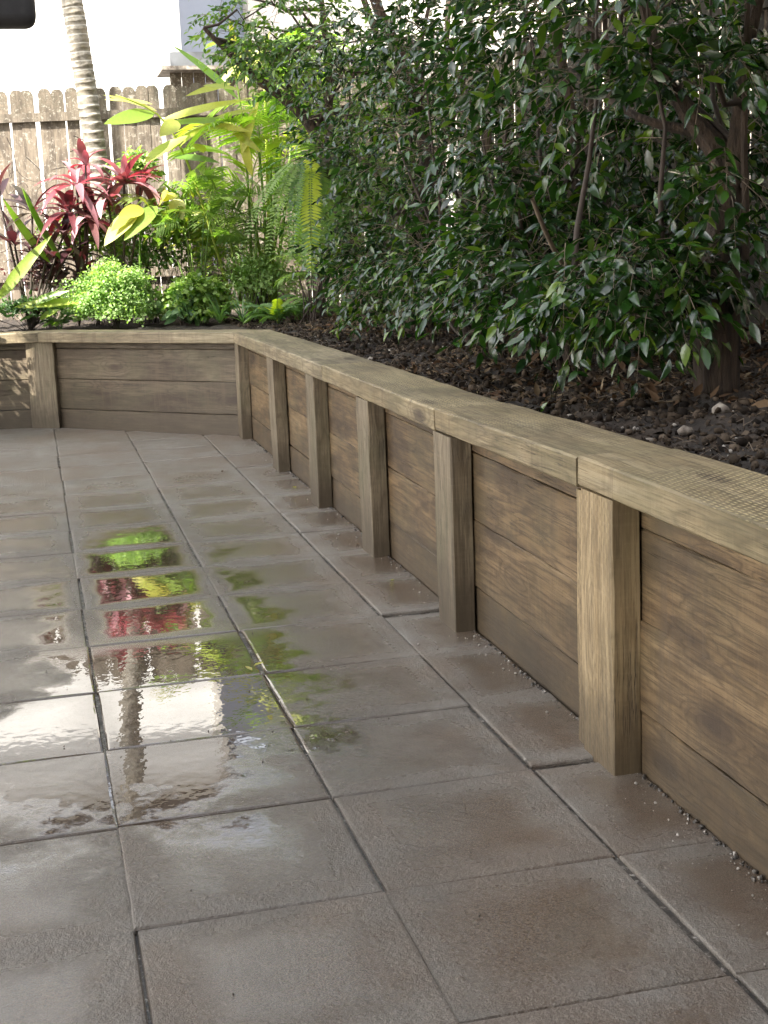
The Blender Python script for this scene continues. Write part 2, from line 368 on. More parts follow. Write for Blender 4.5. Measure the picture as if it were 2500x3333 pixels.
M['yellow'] = mat_leaf('yellow_leaf', [(.44, .42, .08), (.34, .37, .07), (.26, .31, .06), (.48, .44, .14)], .42, .4, tcol=(1.6, 1.6, .5))
M['red'] = mat_leaf('red_leaf', [(.22, .045, .058), (.12, .030, .038), (.46, .27, .30), (.10, .024, .030), (.36, .16, .19), (.16, .075, .075)], .36, .28, tcol=(1.8, .7, .8))
M['maroon'] = mat_leaf('maroon_leaf', [(.055, .022, .028), (.035, .016, .020), (.12, .075, .08), (.04, .032, .020)], .36, .25, tcol=(2, .8, .8))
M['fresh'] = mat_leaf('fresh_green_leaf', [(.14, .22, .055), (.19, .28, .07), (.27, .35, .10), (.11, .19, .06)], .42, .42)
M['maiden'] = mat_leaf('maidenhair_leaf', [(.22, .33, .12), (.28, .38, .15), (.16, .26, .09), (.36, .45, .20)], .5, .42)
M['fern'] = mat_leaf('fern_leaf', [(.09, .17, .06), (.12, .21, .06), (.07, .14, .05), (.16, .24, .05)], .5, .4)
M['fernyellow'] = mat_leaf('yellow_fern_leaf', [(.42, .48, .04), (.50, .54, .06)], .5, .4)
M['palmleaf'] = mat_leaf('cane_palm_leaf', [(.15, .25, .035), (.24, .34, .05), (.10, .20, .035), (.34, .38, .06)], .4, .42)
M['strap'] = mat_leaf('strap_leaf', [(.09, .17, .06), (.13, .22, .09), (.06, .13, .05)], .42, .3)
M['litter'] = mat_leaf('dead_leaf', [(.095, .055, .030), (.16, .105, .06), (.06, .036, .022), (.26, .20, .13), (.11, .060, .035)], .8, .1, tcol=(1, .8, .5), spec=.2)
M['stone'] = mat_simple('pale_stone', (.09, .07, .055), (.36, .32, .27), 22, .85)
M['mulch'] = mat_leaf('mulch', [(.012, .009, .007), (.030, .021, .015), (.055, .040, .028), (.020, .014, .010), (.10, .075, .055)], .9, .02, spec=.15)
M['grit'] = mat_simple('grit', (.12, .10, .085), (.42, .39, .35), 6, .8)
M['black'] = mat_simple('black_canvas', (.016, .016, .018), (.026, .026, .028), 20, .75)
M['metal'] = mat_simple('galvanised_sheet', (.20, .21, .23), (.30, .31, .33), 3, .35, .1, Metallic=.6)
M['shadewall'] = mat_simple('shade_blue_render', (.30, .34, .42), (.34, .38, .46), 2, .8, .1)  # bluish shade of the set-back wall put into its colour
M['render'] = mat_simple('cream_render', (.50, .47, .42), (.58, .55, .50), 2, .85, .3)
M['peach'] = mat_simple('peach_render', (.60, .50, .42), (.68, .60, .52), 2, .85, .3)
M['timberdark'] = mat_simple('dark_stained_timber', (.08, .06, .04), (.16, .12, .09), 9, .8)
M['bounce'] = mat_simple('bounce_concrete', (.32, .29, .25), (.40, .365, .32), 2, .9, .2)
M['roof'] = mat_simple('roof_sheet', (.10, .10, .11), (.14, .14, .15), 3, .6)

# ------------------------------------------------------------------ sizes of the place
def fx(y): return 1.170 + .0082*(y-.4)                # line of the post faces and cap edge, right wall
CORN = np.array([fx(6.75), 6.75]); DG = np.array([-.712, .702]); BEND = CORN + DG*1.80
LEFT = np.array([-1., .26]); LEFT /= np.linalg.norm(LEFT)
def soilz(x, y):
    z = .665 + .05*(fbm(x*1.1, y*1.1, 3, 5)-.45) + .10*np.clip((x-1.75)/1.2, 0, 1)*(y < 8)
    return z + .05*np.clip((y-8.8)/1.2, 0, 1)

# ------------------------------------------------------------------ ground and patio (setting)
def sheet(name, x0, x1, y0, y1, z, mat):
    o = link(name, pymesh(name, [(x0, y0, z), (x1, y0, z), (x1, y1, z), (x0, y1, z)], [(0, 1, 2, 3)], mat)); tag(o, kind='structure'); return o
sheet('ground', -120, 120, -120, 120, -.09, M['soil'])
sheet('bounce_ground', -60, -3.2, -30, 60, -.05, M['bounce'])  # unseen pale ground added to bounce sunlight onto the post faces
patio = sheet('patio', -2.6, 1.27, -4, 8.2, -.009, M['joint'])
def clip(poly, n, c):
    out = []
    for i in range(len(poly)):
        a, b = poly[i], poly[(i+1) % len(poly)]; da = np.dot(n, a)-c; db = np.dot(n, b)-c
        if da <= 0: out.append(a)
        if (da < 0 < db) or (db < 0 < da): out.append(a+(b-a)*(da/(da-db)))
    return out
def paver_mesh(poly, z0=-.045):
    """paver with a worn, chamfered rim and slightly wavy edges; poly in local coords"""
    P = []
    for i in range(len(poly)):
        a, b = poly[i], poly[(i+1) % len(poly)]; k = max(1, int(np.linalg.norm(b-a)/.06))
        for j in range(k):
            q = a+(b-a)*j/k
            if j: 
                t = (b-a)/np.linalg.norm(b-a); nn = np.array([-t[1], t[0]]); q = q+nn*abs(rng.normal(0, .0007))
            P.append(q)
    P = np.array(P); c = P.mean(0); n = len(P)
    def ring(d, z): 
        v = c-P; L = np.linalg.norm(v, axis=1, keepdims=True); return np.column_stack([P+v/L*d, np.full(n, z)])
    V = np.vstack([ring(0, z0), ring(0, -.005), ring(.0035, -.001), ring(.010, 0), [[c[0], c[1], 0]]]); F = []
    for k in range(3):
        for i in range(n): F.append((k*n+i, k*n+(i+1) % n, (k+1)*n+(i+1) % n, (k+1)*n+i))
    for i in range(n): F.append((3*n+i, 3*n+(i+1) % n, 4*n))
    return pymesh('paver', V, F, M['paver'])
g = .0017
full = [paver_mesh([np.array(q) for q in ((-.25+g, -.25+g), (.25-g, -.25+g), (.25-g, .25-g), (-.25+g, .25-g))]) for _ in range(5)]
dn = np.array([-DG[1], DG[0]]); dn = dn if dn @ np.array([1, 1]) > 0 else -dn          # out of the patio, diagonal wall
ln = np.array([LEFT[1], -LEFT[0]]); ln = ln if ln[1] > 0 else -ln
dC = dn @ (CORN+dn*.072); lC = ln @ (BEND+ln*.072)
for i in range(-5, 3):
    for j in range(-6, 17):
        # the column along the wall was cut and laid separately, its joints wander a little
        sh = (rng.normal(0, .003), rng.normal(0, .004))
        if i == 2: sh = (.004, rng.normal(0, .009)+.012*math.sin(j*1.7))
        cx, cy = i*.5+.25, j*.5+.25
        poly = [np.array(q) for q in ((cx-.25+g, cy-.25+g), (cx+.25-g, cy-.25+g), (cx+.25-g, cy+.25-g), (cx-.25+g, cy+.25-g))]
        n0 = len(poly); cut = poly
        sx = np.array([1., -.0082]); cut = clip(cut, sx, fx(0)+.070)
        if len(cut) > 2: cut = clip(cut, dn, dC)
        if len(cut) > 2: cut = clip(cut, ln, lC)
        if len(cut) < 3: continue
        area = .5*abs(sum(cut[k][0]*cut[(k+1) % len(cut)][1]-cut[(k+1) % len(cut)][0]*cut[k][1] for k in range(len(cut))))
        if area < .003: continue
        c = np.array([cx, cy])
        me = random.choice(full) if area > .2435 else paver_mesh([q-c for q in cut])
        o = link('paver', me, patio); o.location = (cx+sh[0], cy+sh[1], rng.normal(0, .0009)+(abs(rng.normal(0, .003)) if i == 2 else 0))
        o.rotation_euler = (rng.normal(0, .0035), rng.normal(0, .0035), (random.choice((0, 1, 2, 3))*math.pi/2 if area > .2435 else 0)+rng.normal(0, .0025 if area > .2435 else .001))

# ------------------------------------------------------------------ retaining wall
wall = empty('retaining_wall'); tag(wall, 'low retaining wall of rough pine sleepers with posts and a wide flat cap', 'retaining wall')
def beam(name, a, b, depth, height, mat, out, skewa=0, skewb=0, jit=.0009, bev=.004, cup=0, parent=wall, up=None):
    """sleeper from a to b; 'out' is the horizontal direction of its thickness (depth); local X runs along it"""
    a = np.array(a, float); b = np.array(b, float); X = b-a; L = np.linalg.norm(X); X /= L
    Y = np.array(out, float); Y -= (Y @ X)*X; Y /= np.linalg.norm(Y); Z = np.cross(X, Y)
    b = b+rng.normal(0, .0022, 3)*(name == 'post')*[1, 1, 0]; X = b-a; X /= np.linalg.norm(X); Y -= (Y @ X)*X; Y /= np.linalg.norm(Y); Z = np.cross(X, Y)
    k = max(3, int(L/.10)); hw, hh = depth/2, height/2
    cs = np.array([(-hw+bev, -hh), (hw-bev, -hh), (hw, -hh+bev), (hw, hh-bev), (hw-bev, hh), (-hw+bev, hh), (-hw, hh-bev), (-hw, -hh+bev)])
    V = []
    ph = random.random()*9
    for i in range(k+1):
        x = L*i/k-L/2; j = rng.normal(0, jit, (8, 2)); w = np.array([math.sin(x*2.1+ph), math.cos(x*1.7+ph)])*jit*1.3
        for c in cs+j+w:
            V.append((x+(skewa*c[0] if i == 0 else skewb*c[0] if i == k else 0), c[0], c[1]))
    F = [(i*8+q, (i+1)*8+q, (i+1)*8+(q+1) % 8, i*8+(q+1) % 8) for i in range(k) for q in range(8)]
    F = [f[::-1] for f in F]
    F += [tuple(range(7, -1, -1))[::-1], tuple(k*8+q for q in range(8))[::-1]]
    me = pymesh(name, V, F, mat)
    o = link(name, me, parent); mm = Matrix.Identity(4); c = (a+b)/2
    for q in range(3): mm[q][0] = X[q]; mm[q][1] = Y[q]; mm[q][2] = Z[q]; mm[q][3] = c[q]
    o.matrix_local = mm
    return o
LINES = [-.09, .15, .375, .60, .655]
def P3(p, z): return (p[0], p[1], z)
# right wall infill: sleepers butt behind the posts
PY = [-2.25, -.92, .394, 1.70, 2.86, 4.02, 5.20, 6.66]
for a in range(len(PY)-1):
    y0 = PY[a]+.10; y1 = PY[a+1]+.10
    if a == len(PY)-2: y1 = 6.70
    for k in range(4):
        z0, z1 = LINES[k]+.0009, LINES[k+1]-.0009
        if k == 3: z1 = .652
        dz = rng.normal(0, .002)
        t = .075; xo = .075+t/2+rng.normal(0, .0015)
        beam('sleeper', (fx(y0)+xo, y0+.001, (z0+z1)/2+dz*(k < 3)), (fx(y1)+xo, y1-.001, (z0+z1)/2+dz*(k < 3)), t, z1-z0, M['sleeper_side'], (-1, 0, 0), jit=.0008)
# posts of the right wall, set in front of the infill
for n_, y in enumerate(PY):
    top = .672 if y < 1 else .652
    if n_ == 7:
        beam('post', (fx(y)+.037, y+.07, -.1), (fx(y)+.037, y+.07, .648), .072, .15, M['post'], (-1, 0, 0)); continue
    yc = y+.098
    beam('post', (fx(yc)+.036, yc, -.1), (fx(yc)+.036, yc, top), .073, .192, M['post_inc'] if n_ in (2,) else M['post'], (-1, 0, 0))
beam('post', (fx(.62)+.045, .622, -.1), (fx(.62)+.045, .622, .66), .07, .046, M['post_inc'], (-1, 0, 0))
# diagonal wall
def along(p, d, s): return p+d*s
for s0, s1 in ((.0, 1.86),):
    for k in range(4):
        z0, z1 = LINES[k]+.0015-.006, LINES[k+1]-.0015-.006
        if k == 3: z1 = .648
        a = CORN+dn*(.075+.037)+DG*.06; b = BEND+dn*(.075+.037)-DG*.02
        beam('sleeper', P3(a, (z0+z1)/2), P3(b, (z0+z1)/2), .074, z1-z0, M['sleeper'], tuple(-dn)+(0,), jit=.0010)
c = BEND-DG*.045+dn*.02
ld = (LEFT+DG); ld /= np.linalg.norm(ld); lnn = (ln+dn); lnn /= np.linalg.norm(lnn)
c = BEND+lnn*.040
beam('post', P3(c, -.1), P3(c, .642), .072, .225, M['post'], tuple(-lnn)+(0,), jit=.002)
for s0, s1 in ((.02, 1.4), (1.4, 3.0)):
    for k in range(4):
        z0, z1 = LINES[k]+.0015-.012, LINES[k+1]-.0015-.012
        if k == 3: z1 = .648
        a = BEND+ln*(.075+.037)+LEFT*s0; b = BEND+ln*(.075+.037)+LEFT*s1
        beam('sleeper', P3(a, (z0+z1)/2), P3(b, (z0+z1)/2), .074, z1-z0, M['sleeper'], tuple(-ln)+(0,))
c = BEND+LEFT*1.4+ln*.037
beam('post', P3(c, -.1), P3(c, .642), .072, .2, M['post'], tuple(-ln)+(0,))
# caps
CW, CH = .265, .075
def cap(y0, y1, z0, z1, mat, sa=0, sb=0, dx=0):
    beam('cap_board', (fx(y0)-.004+CW/2+dx, y0, z0), (fx(y1)-.004+CW/2+dx, y1, z1), CW, CH, mat, (-1, 0, 0), sa, sb, jit=.0010, bev=.005)
cap(-3.6, .605, .716, .7135, M['cap_inc'], dx=.002)
cap(.612, 1.86, .709, .693, M['cap_inc'])
cap(1.866, 3.75, .6925, .6915, M['cap_inc'])
# mitre: last board cut on the bisector of right wall and diagonal
b1 = np.array([0., 1.]); tilt = math.tan(math.acos(max(-1, min(1, float(np.dot(DG, b1)))))/2)
yend = CORN[1]+(-tilt)*0+CW/2*tilt*1.0
cap(3.756, yend-.002, .691, .682, M['cap'], 0, -tilt)
oa = CORN-dn*.004; ca = oa+dn*CW/2; 
s_a = CW/2*tilt
ang = math.acos(float(np.dot(DG, LEFT))); t2 = math.tan(ang/2)
p0 = ca-DG*s_a*1.0+DG*.002; p1 = BEND-dn*.004+dn*CW/2+DG*(CW/2*-0.0)
beam('cap_board', P3(p0, .680), P3(BEND-dn*.004+dn*CW/2+DG*(t2*CW/2-.002), .680), CW, CH, M['cap'], tuple(-dn)+(0,), tilt, -t2, bev=.005)
q0 = BEND-ln*.004+ln*CW/2
beam('cap_board', P3(q0-LEFT*t2*CW/2, .680), P3(q0+LEFT*3.0, .680), CW, CH, M['cap'], tuple(-ln)+(0,), t2, 0, bev=.005)

# ------------------------------------------------------------------ garden soil
nx, ny = 230, 440
gx = np.linspace(-3.2, 3.75, nx); gy = np.linspace(-3.4, 10.6, ny); GX, GY = np.meshgrid(gx, gy, indexing='ij')
Z = soilz(GX, GY)
rough_ = fbm(GX*9, GY*9, 4, 31)-.47; Z = Z+.085*rough_+.03*np.abs(fbm(GX*22, GY*22, 3, 71)-.45)
dw = GX-(fx(0)+.0082*GY+.27)                           # distance behind the cap, right
dd = (GX*dn[0]+GY*dn[1])-(dn @ CORN)-.27
dl = (GX*ln[0]+GY*ln[1])-(ln @ BEND)-.27
inside = np.maximum(np.maximum(dw, dd), dl)
Z = np.where(inside < .12, Z-np.clip((.12-inside)*.25, 0, .05), Z)
V = np.column_stack([GX.ravel(), GY.ravel(), Z.ravel()])
ii = np.arange(nx*ny).reshape(nx, ny); Q = np.stack([ii[:-1, :-1], ii[1:, :-1], ii[1:, 1:], ii[:-1, 1:]], -1).reshape(-1, 4)
ins = inside.ravel()[Q].min(1) > -.13
so = link('garden_soil', npmesh('garden_soil', V, Q[ins], True, None, M['soil'])); tag(so, kind='structure')

def soil_at(x, y): 
    x = np.asarray(x, float); y = np.asarray(y, float)
    return soilz(x, y)+.085*(fbm(x*9, y*9, 4, 31)-.47)+.03*np.abs(fbm(x*22, y*22, 3, 71)-.45)

# clods and crumbs of turned soil, leaf litter
def blob():
    t = (1+5**.5)/2; V = np.array([(-1, t, 0), (1, t, 0), (-1, -t, 0), (1, -t, 0), (0, -1, t), (0, 1, t), (0, -1, -t), (0, 1, -t), (t, 0, -1), (t, 0, 1), (-t, 0, -1), (-t, 0, 1)], float)/1.9
    F = np.array([(0, 11, 5), (0, 5, 1), (0, 1, 7), (0, 7, 10), (0, 10, 11), (1, 5, 9), (5, 11, 4), (11, 10, 2), (10, 7, 6), (7, 1, 8), (3, 9, 4), (3, 4, 2), (3, 2, 6), (3, 6, 8), (3, 8, 9), (4, 9, 5), (2, 4, 11), (6, 2, 10), (8, 6, 7), (9, 8, 1)])
    return V*(1+rng.normal(0, .18, (12, 1)))*np.array([1, .8, .6]), F
def rand_rot(n):
    q = rng.normal(0, 1, (n, 4)); q /= np.linalg.norm(q, axis=1, keepdims=True); w_, x, y, z = q.T
    return np.stack([np.stack([1-2*(y*y+z*z), 2*(x*y-z*w_), 2*(x*z+y*w_)], -1), np.stack([2*(x*y+z*w_), 1-2*(x*x+z*z), 2*(y*z-x*w_)], -1), np.stack([2*(x*z-y*w_), 2*(y*z+x*w_), 1-2*(x*x+y*y)], -1)], 1)
def garden_pts(n, xr=(1.45, 3.5), yr=(-1.0, 9.2), near=True):
    x = rng.uniform(*xr, n*2); y = rng.uniform(*yr, n*2)
    dwn = x-(fx(0)+.0082*y+.275); ddn = (x*dn[0]+y*dn[1])-(dn @ CORN)-.28; dln = (x*ln[0]+y*ln[1])-(ln @ BEND)-.28
    ok = np.maximum(np.maximum(dwn, ddn), dln) > 0; x = x[ok][:n]; y = y[ok][:n]
    return x, y
def scatter(name, geos, x, y, z, sc, mat, rot=None, smooth=False, v=True):
    L = []; n = len(x); R_ = rand_rot(n) if rot is None else rot; T = np.column_stack([x, y, z]); vs = []
    for k, gq in enumerate(geos):
        s_ = slice(k, None, len(geos)); L.append(inst(gq, T[s_], R_[s_], sc[s_])); vs.append(np.repeat(rng.random(len(T[s_])), len(gq[0])))
    V, F = merge(L); o = link(name, npmesh(name, V, F, smooth, np.concatenate(vs), mat)); return o
x, y = garden_pts(30000); z = soil_at(x, y); sc = .004+.020*rng.random(len(x))**4
o = scatter('soil_clods', [blob() for _ in range(7)], x, y, z+sc*.2, sc, M['mulch']); tag(o, 'dark crumbly clods of freshly turned soil behind the timber cap', 'soil', kind='stuff')
x, y = garden_pts(1100, xr=(1.45, 2.6)); z = soil_at(x, y); sc = .002+.008*rng.random(len(x))**3
o = scatter('pale_gravel_bits', [blob() for _ in range(5)], x, y, z+sc*.5, sc, M['grit']); tag(o, 'pale chips of stone and mortar scattered in the dark soil', 'gravel', kind='stuff')

def leafgeo(L=1., W=.45, rows=(0, .3, .65, 1), prof=(0, 1, .78, 0), fold=.25, bend=.15, twist=0):
    V = []; 
    for t, pr in zip(rows, prof):
        w = W/2*pr; zc = -bend*L*t*t; a = twist*t
        if pr == 0: V.append([(L*t, 0, zc)])
        else: V.append([(L*t, w*math.cos(a), zc+fold*w+w*math.sin(a)), (L*t, 0, zc), (L*t, -w*math.cos(a), zc+fold*w-w*math.sin(a))])
    idx = []; k = 0
    for r in V: idx.append(list(range(k, k+len(r)))); k += len(r)
    F = []
    for a, b in zip(idx[:-1], idx[1:]):
        if len(a) == 1: F += [(a[0], b[1], b[0]), (a[0], b[2], b[1])]
        elif len(b) == 1: F += [(a[0], a[1], b[0]), (a[1], a[2], b[0])]
        else: F += [(a[0], a[1], b[1]), (a[0], b[1], b[0]), (a[1], a[2], b[2]), (a[1], b[2], b[1])]
    return np.array([q for r in V for q in r], float), np.array(F, np.int32)
def widegeo(n=9, W=.3, fold=.2, bend=.3, prof=lambda t: math.sin(math.pi*min(1, t**.8))**.8, wav=0., S_=1.):
    t = np.linspace(0, 1, n); pr = [0]+[prof(a)+0.02 for a in t[1:-1]]+[0]
    V, F = leafgeo(1., W, list(t), pr, fold, bend)
    if wav: V[:, 2] += wav*np.sin(V[:, 0]*22)*np.abs(V[:, 1])/(W/2)
    return V, F
LG = [leafgeo(1, .46, fold=f, bend=b, twist=t) for f, b, t in ((.2, .15, .1), (.4, .3, -.3), (.1, .05, .3), (.3, .4, -.1))]
LG2 = [leafgeo(1, .40, (0, .2, .45, .75, 1), (0, .75, 1, .62, 0), fold=f, bend=b, twist=t) for f, b, t in ((.2, .15, .1), (.35, .3, -.3), (.15, .08, .3), (.3, .4, -.2))]
L = []
x, y = garden_pts(1500, xr=(1.45, 2.9), yr=(-.8, 8.2))
for xx, yy in zip(x, y):
    a = rng.uniform(0, 6.28); l = rng.uniform(.02, .09); z0 = float(soil_at(xx, yy)); dx, dy = l*math.cos(a), l*math.sin(a)
    L.append(tube([(xx, yy, z0), (xx+dx*.5+rng.normal(0, .006), yy+dy*.5+rng.normal(0, .006), z0+rng.uniform(.003, .022)), (xx+dx, yy+dy, z0+rng.uniform(-.004, .012))], rng.uniform(.0008, .0022), 3))
V, F = merge(L); o = link('root_fibres', npmesh('root_fibres', V, F, True, None, M['twig'])); tag(o, 'thin torn roots and straw mixed into the dug soil', 'roots', kind='stuff')
# dead leaves
MUL = 1
x, y = garden_pts(9000, xr=(1.55, 3.5), yr=(-.5, 9.0))
keep = (fbm(x*.9, y*.9, 3, 9)+np.clip((x-1.85)*.5, -.2, .35)) > .47; x, y = x[keep], y[keep]; n = len(x)
d = rng.normal(0, 1, (n, 3)); d[:, 2] *= .35; nn = rng.normal(0, .45, (n, 3)); nn[:, 2] += 1
o = scatter('leaf_litter', [leafgeo(1, .42, fold=.5, bend=-.35), leafgeo(1, .5, fold=-.4, bend=.5), leafgeo(1, .35, fold=.8, bend=.2)], x, y, soil_at(x, y)+.008, rng.uniform(.018, .065, n), M['litter'], frames(d, nn))
tag(o, 'dry brown leaf litter lying on the soil under the shrubs', 'leaf litter', kind='stuff')

# ------------------------------------------------------------------ plants
def xf(o, T, Mx, sc):
    mm = Matrix.Identity(4)
    for q in range(3):
        for r_ in range(3): mm[q][r_] = Mx[q][r_]*sc
        mm[q][3] = T[q]
    o.matrix_world = mm
leafcache = {}
def leafmeshes(key, geos, mat):
    if (key, mat.name) not in leafcache:
        leafcache[(key, mat.name)] = [npmesh('leaf', V, F, True, None, mat) for V, F in geos]
    return leafcache[(key, mat.name)]
def leaves_to(root, T, Mx, sc, geos, key, mat, nind, stuff='foliage'):
    """the leaves that show largest become parts of their own, the rest one mesh"""
    T = np.asarray(T); dist = np.linalg.norm(T-CAM, axis=1)/sc
    order = np.argsort(dist); ind, rest = order[:nind], order[nind:]
    ms = leafmeshes(key, geos, mat)
    pi = Matrix.Translation(root.location).inverted()
    for i in ind:
        o = bpy.data.objects.new('leaf', ms[i % len(ms)]); COL.objects.link(o); o.parent = root
        mm = Matrix.Identity(4)
        for q in range(3):
            for r_ in range(3): mm[q][r_] = Mx[i][q][r_]*sc[i]
            mm[q][3] = T[i][q]
        o.matrix_local = pi @ mm
    if len(rest):
        L, vs = [], []
        for k, gq in enumerate(geos):
            s_ = rest[k::len(geos)]
            if len(s_): L.append(inst(gq, T[s_], Mx[s_], sc[s_])); vs.append(np.repeat(rng.random(len(s_)), len(gq[0])))
        V, F = merge(L); o = link(stuff, npmesh(stuff, V, F, True, np.concatenate(vs), mat), root); o['kind'] = 'stuff'
def unit(v): return v/np.maximum(np.linalg.norm(v, axis=-1, keepdims=True), 1e-9)

def sprays(P, D, length, nl, size, g=rng, droop=.35):
    """pinnate sprays: origins P, directions D -> leaf transforms and twig curves"""
    n = len(P); D = unit(D); up = np.array([0, 0, 1.])+g.normal(0, .25, (n, 3))
    side = unit(np.cross(D, up)); nrm = unit(np.cross(side, D)); T, MX, SC, tw = [], [], [], []
    for k in range(nl):
        t = (k+.6)/nl; pos = P+D*(length*t)[:, None]; pos[:, 2] -= droop*length*t*t
        sgn = 1 if k % 2 else -1
        dl_ = unit(D*(.55 if k < nl-1 else 1.6)+side*sgn*(.8 if k < nl-1 else .1)+g.normal(0, .28, (n, 3))-np.array([0, 0, droop*(.5+t)]))
        nl_ = nrm+g.normal(0, .55, (n, 3))+np.array([0, 0, .35])
        T.append(pos); MX.append(frames(dl_, nl_)); SC.append(size*g.uniform(.7, 1.25, n))
    return np.vstack(T), np.vstack(MX), np.concatenate(SC)

def shrub(name, base, label, cat, ells, nspray, size, mat, nind, stems, group=None, limbs=10, nl=8, bark='bark', fill=.35, zmin=.78, length=.2, xmin=None, seed=1, top=.3):
    g = np.random.default_rng(seed); root = empty(name, base); tag(root, label, cat, group)
    # trunk(s)
    tv = [tube(P, r, 26 if i == 0 and name == 'rough_barked_tree' else 9, .075, 3+i) for i, (P, r) in enumerate(stems)]
    for i, tq in enumerate(tv):
        o = link('trunk' if i == 0 else 'stem', npmesh('trunk', tq[0], tq[1], True, None, M[bark]), root)
    wts = np.array([e[2] for e in ells], float); wts /= wts.sum(); P, D = [], []
    for (c, r, _), wt in zip(ells, wts):
        n = int(nspray*wt); c = np.array(c); r = np.array(r)
        u = unit(g.normal(0, 1, (n, 3))); rad = (fill+(1-fill)*g.random(n)**.6)[:, None]
        p = c+u*rad*r; tocam = unit(CAM-c); keep = ((u @ tocam) > -.45) | (g.random(n) < .4); p = p[keep]; u = u[keep]
        out = u*np.array([1, 1, .3])+g.normal(0, .45, p.shape)+np.array([-.25, -.15, -.1])
        P.append(p); D.append(out)
    P = np.vstack(P); D = np.vstack(D)
    zk = P[:, 2] > zmin+.12*g.random(len(P))
    if xmin is not None: zk &= P[:, 0] > xmin+.25*g.random(len(P))*0+.10*(P[:, 2] < 1.2)
    lump = fbm(P[:, 1]*3.4+P[:, 0]*2, P[:, 2]*3.6, 2, seed) > .36
    zk &= (P[:, 2] < 1.95) | (g.random(len(P)) > top*.5)
    P = P[zk & lump]; D = D[zk & lump]
    ln_ = length*g.uniform(.7, 1.3, len(P))
    T, MX, SC = sprays(P, D, ln_, nl, size, g)
    leaves_to(root, T, MX, SC, LG if size < .055 else LG2, 'hedge%d' % (size < .055), mat, nind)
    # limbs and twigs
    allp = [np.array(s_[0]) for s_ in stems]
    sub = g.choice(len(P), min(limbs, len(P)), replace=False)
    for i in sub:
        S0 = allp[g.integers(len(allp))]; tgt = P[i]; cand = S0[(S0[:, 2] < tgt[2]-.05)]
        if len(cand) < 1: cand = S0[:2]
        a = cand[-1] if g.random() < .5 else cand[g.integers(len(cand))]
        dd_ = np.linalg.norm(tgt-a); cvr = curve(a, tgt, -.06*dd_*g.random(), 6, .02, g)
        V, F = tube(cvr, np.linspace(.011, .003, 6)*(1+.5*g.random()), 5); link('branch', npmesh('branch', V, F, True, None, M['darktwig']), root)
    Dn = unit(D); k = min(len(P), 900); idx = g.choice(len(P), k, replace=False); L = []
    for i in idx:
        Lp = [P[i]-Dn[i]*.10+np.array([0, 0, -.02])] + [P[i]+Dn[i]*ln_[i]*t-np.array([0, 0, .35*ln_[i]*t*t]) for t in (.0, .5, 1.)]
        L.append(tube(Lp, (.0022, .0018, .0014, .0008), 3))
    V, F = merge(L); o = link('twigs', npmesh('twigs', V, F, True, None, M['twig']), root); o['kind'] = 'stuff'
    return root

def stem(pts, r0, r1, sub=3):
    P = np.array(pts, float); t = np.linspace(0, len(P)-1, (len(P)-1)*sub+1)
    Q = np.column_stack([np.interp(t, np.arange(len(P)), P[:, k]) for k in range(3)])
    for _ in range(2): Q[1:-1] = .5*Q[1:-1]+.25*(Q[:-2]+Q[2:])
    return Q, np.linspace(r0, r1, len(Q))

HG = 'clipped glossy shrubs in a row along the side fence'
# tree with the thick rough trunk at the right
b = (2.24, 1.92, .70)
st = [stem([(2.24, 1.92, .62), (2.235, 1.93, 1.1), at(1562, 520, 1.93), at(1575, 420, 1.95), at(1560, 330, 2.0), at(1500, 270, 2.05), at(1430, 150, 2.1), at(1385, 0, 2.15), (1.9, 2.2, 2.7)], .084, .006),
      stem([at(1575, 430, 1.93), at(1600, 250, 1.98), at(1610, 100, 2.0), (2.6, 2.05, 2.6)], .036, .016),
      stem([at(1610, 560, 1.86), at(1612, 450, 1.85), at(1605, 300, 1.86), at(1612, 100, 1.9), at(1615, -40, 1.9)], .014, .010),
      stem([at(1520, 285, 2.05), at(1440, 275, 2.1), at(1350, 245, 2.2), at(1230, 150, 2.6)], .022, .008),
      stem([at(1560, 705, 1.90), at(1470, 712, 1.85), at(1390, 695, 1.85), at(1240, 600, 2.0)], .016, .005)]
shrub('rough_barked_tree', b, 'small tree with a thick rough brown trunk, glossy leaves and a low branch', 'tree',
      [((2.35, 2.35, 2.15), (.75, .95, .65), 1.5), ((2.62, 2.9, 1.6), (.35, .6, .7), .55), (tuple(at(1320, 620, 2.0)), (.24, .42, .22), .55), (tuple(at(1270, 730, 2.1)), (.18, .35, .08), .16), (tuple(at(1500, 565, 1.75)), (.13, .15, .06), .05), (tuple(at(1645, 300, 2.0)), (.12, .3, .35), .12), (tuple(at(1500, 200, 1.8)), (.26, .25, .22), .28), (tuple(at(1570, 380, 1.7)), (.16, .14, .12), .07)],
      1350, .072, M['hedge'], 300, st, HG, 12, 8, zmin=.93, length=.20, seed=11)
st = [stem([(2.2, 3.2, .62), (2.22, 3.25, 1.1), (2.3, 3.3, 1.7), (2.2, 3.4, 2.3), (2.1, 3.5, 2.9)], .04, .012), stem([(2.18, 3.15, .62), (2.0, 3.1, 1.0), (1.9, 3.0, 1.4)], .02, .006), stem([(2.22, 3.2, .62), (2.5, 3.4, 1.4), (2.5, 3.5, 2.4)], .03, .01)]
shrub('glossy_shrub', (2.2, 3.2, .68), 'dense glossy shrub with pale bare twigs poking out, just left of the thick rough trunk', 'shrub',
      [((2.35, 3.35, 1.75), (.6, .8, 1.0), 1.6), ((1.98, 3.05, 1.08), (.32, .6, .34), .6)], 1350, .070, M['hedge'], 260, st, HG, 30, 8, zmin=.90, seed=12, xmin=1.62)
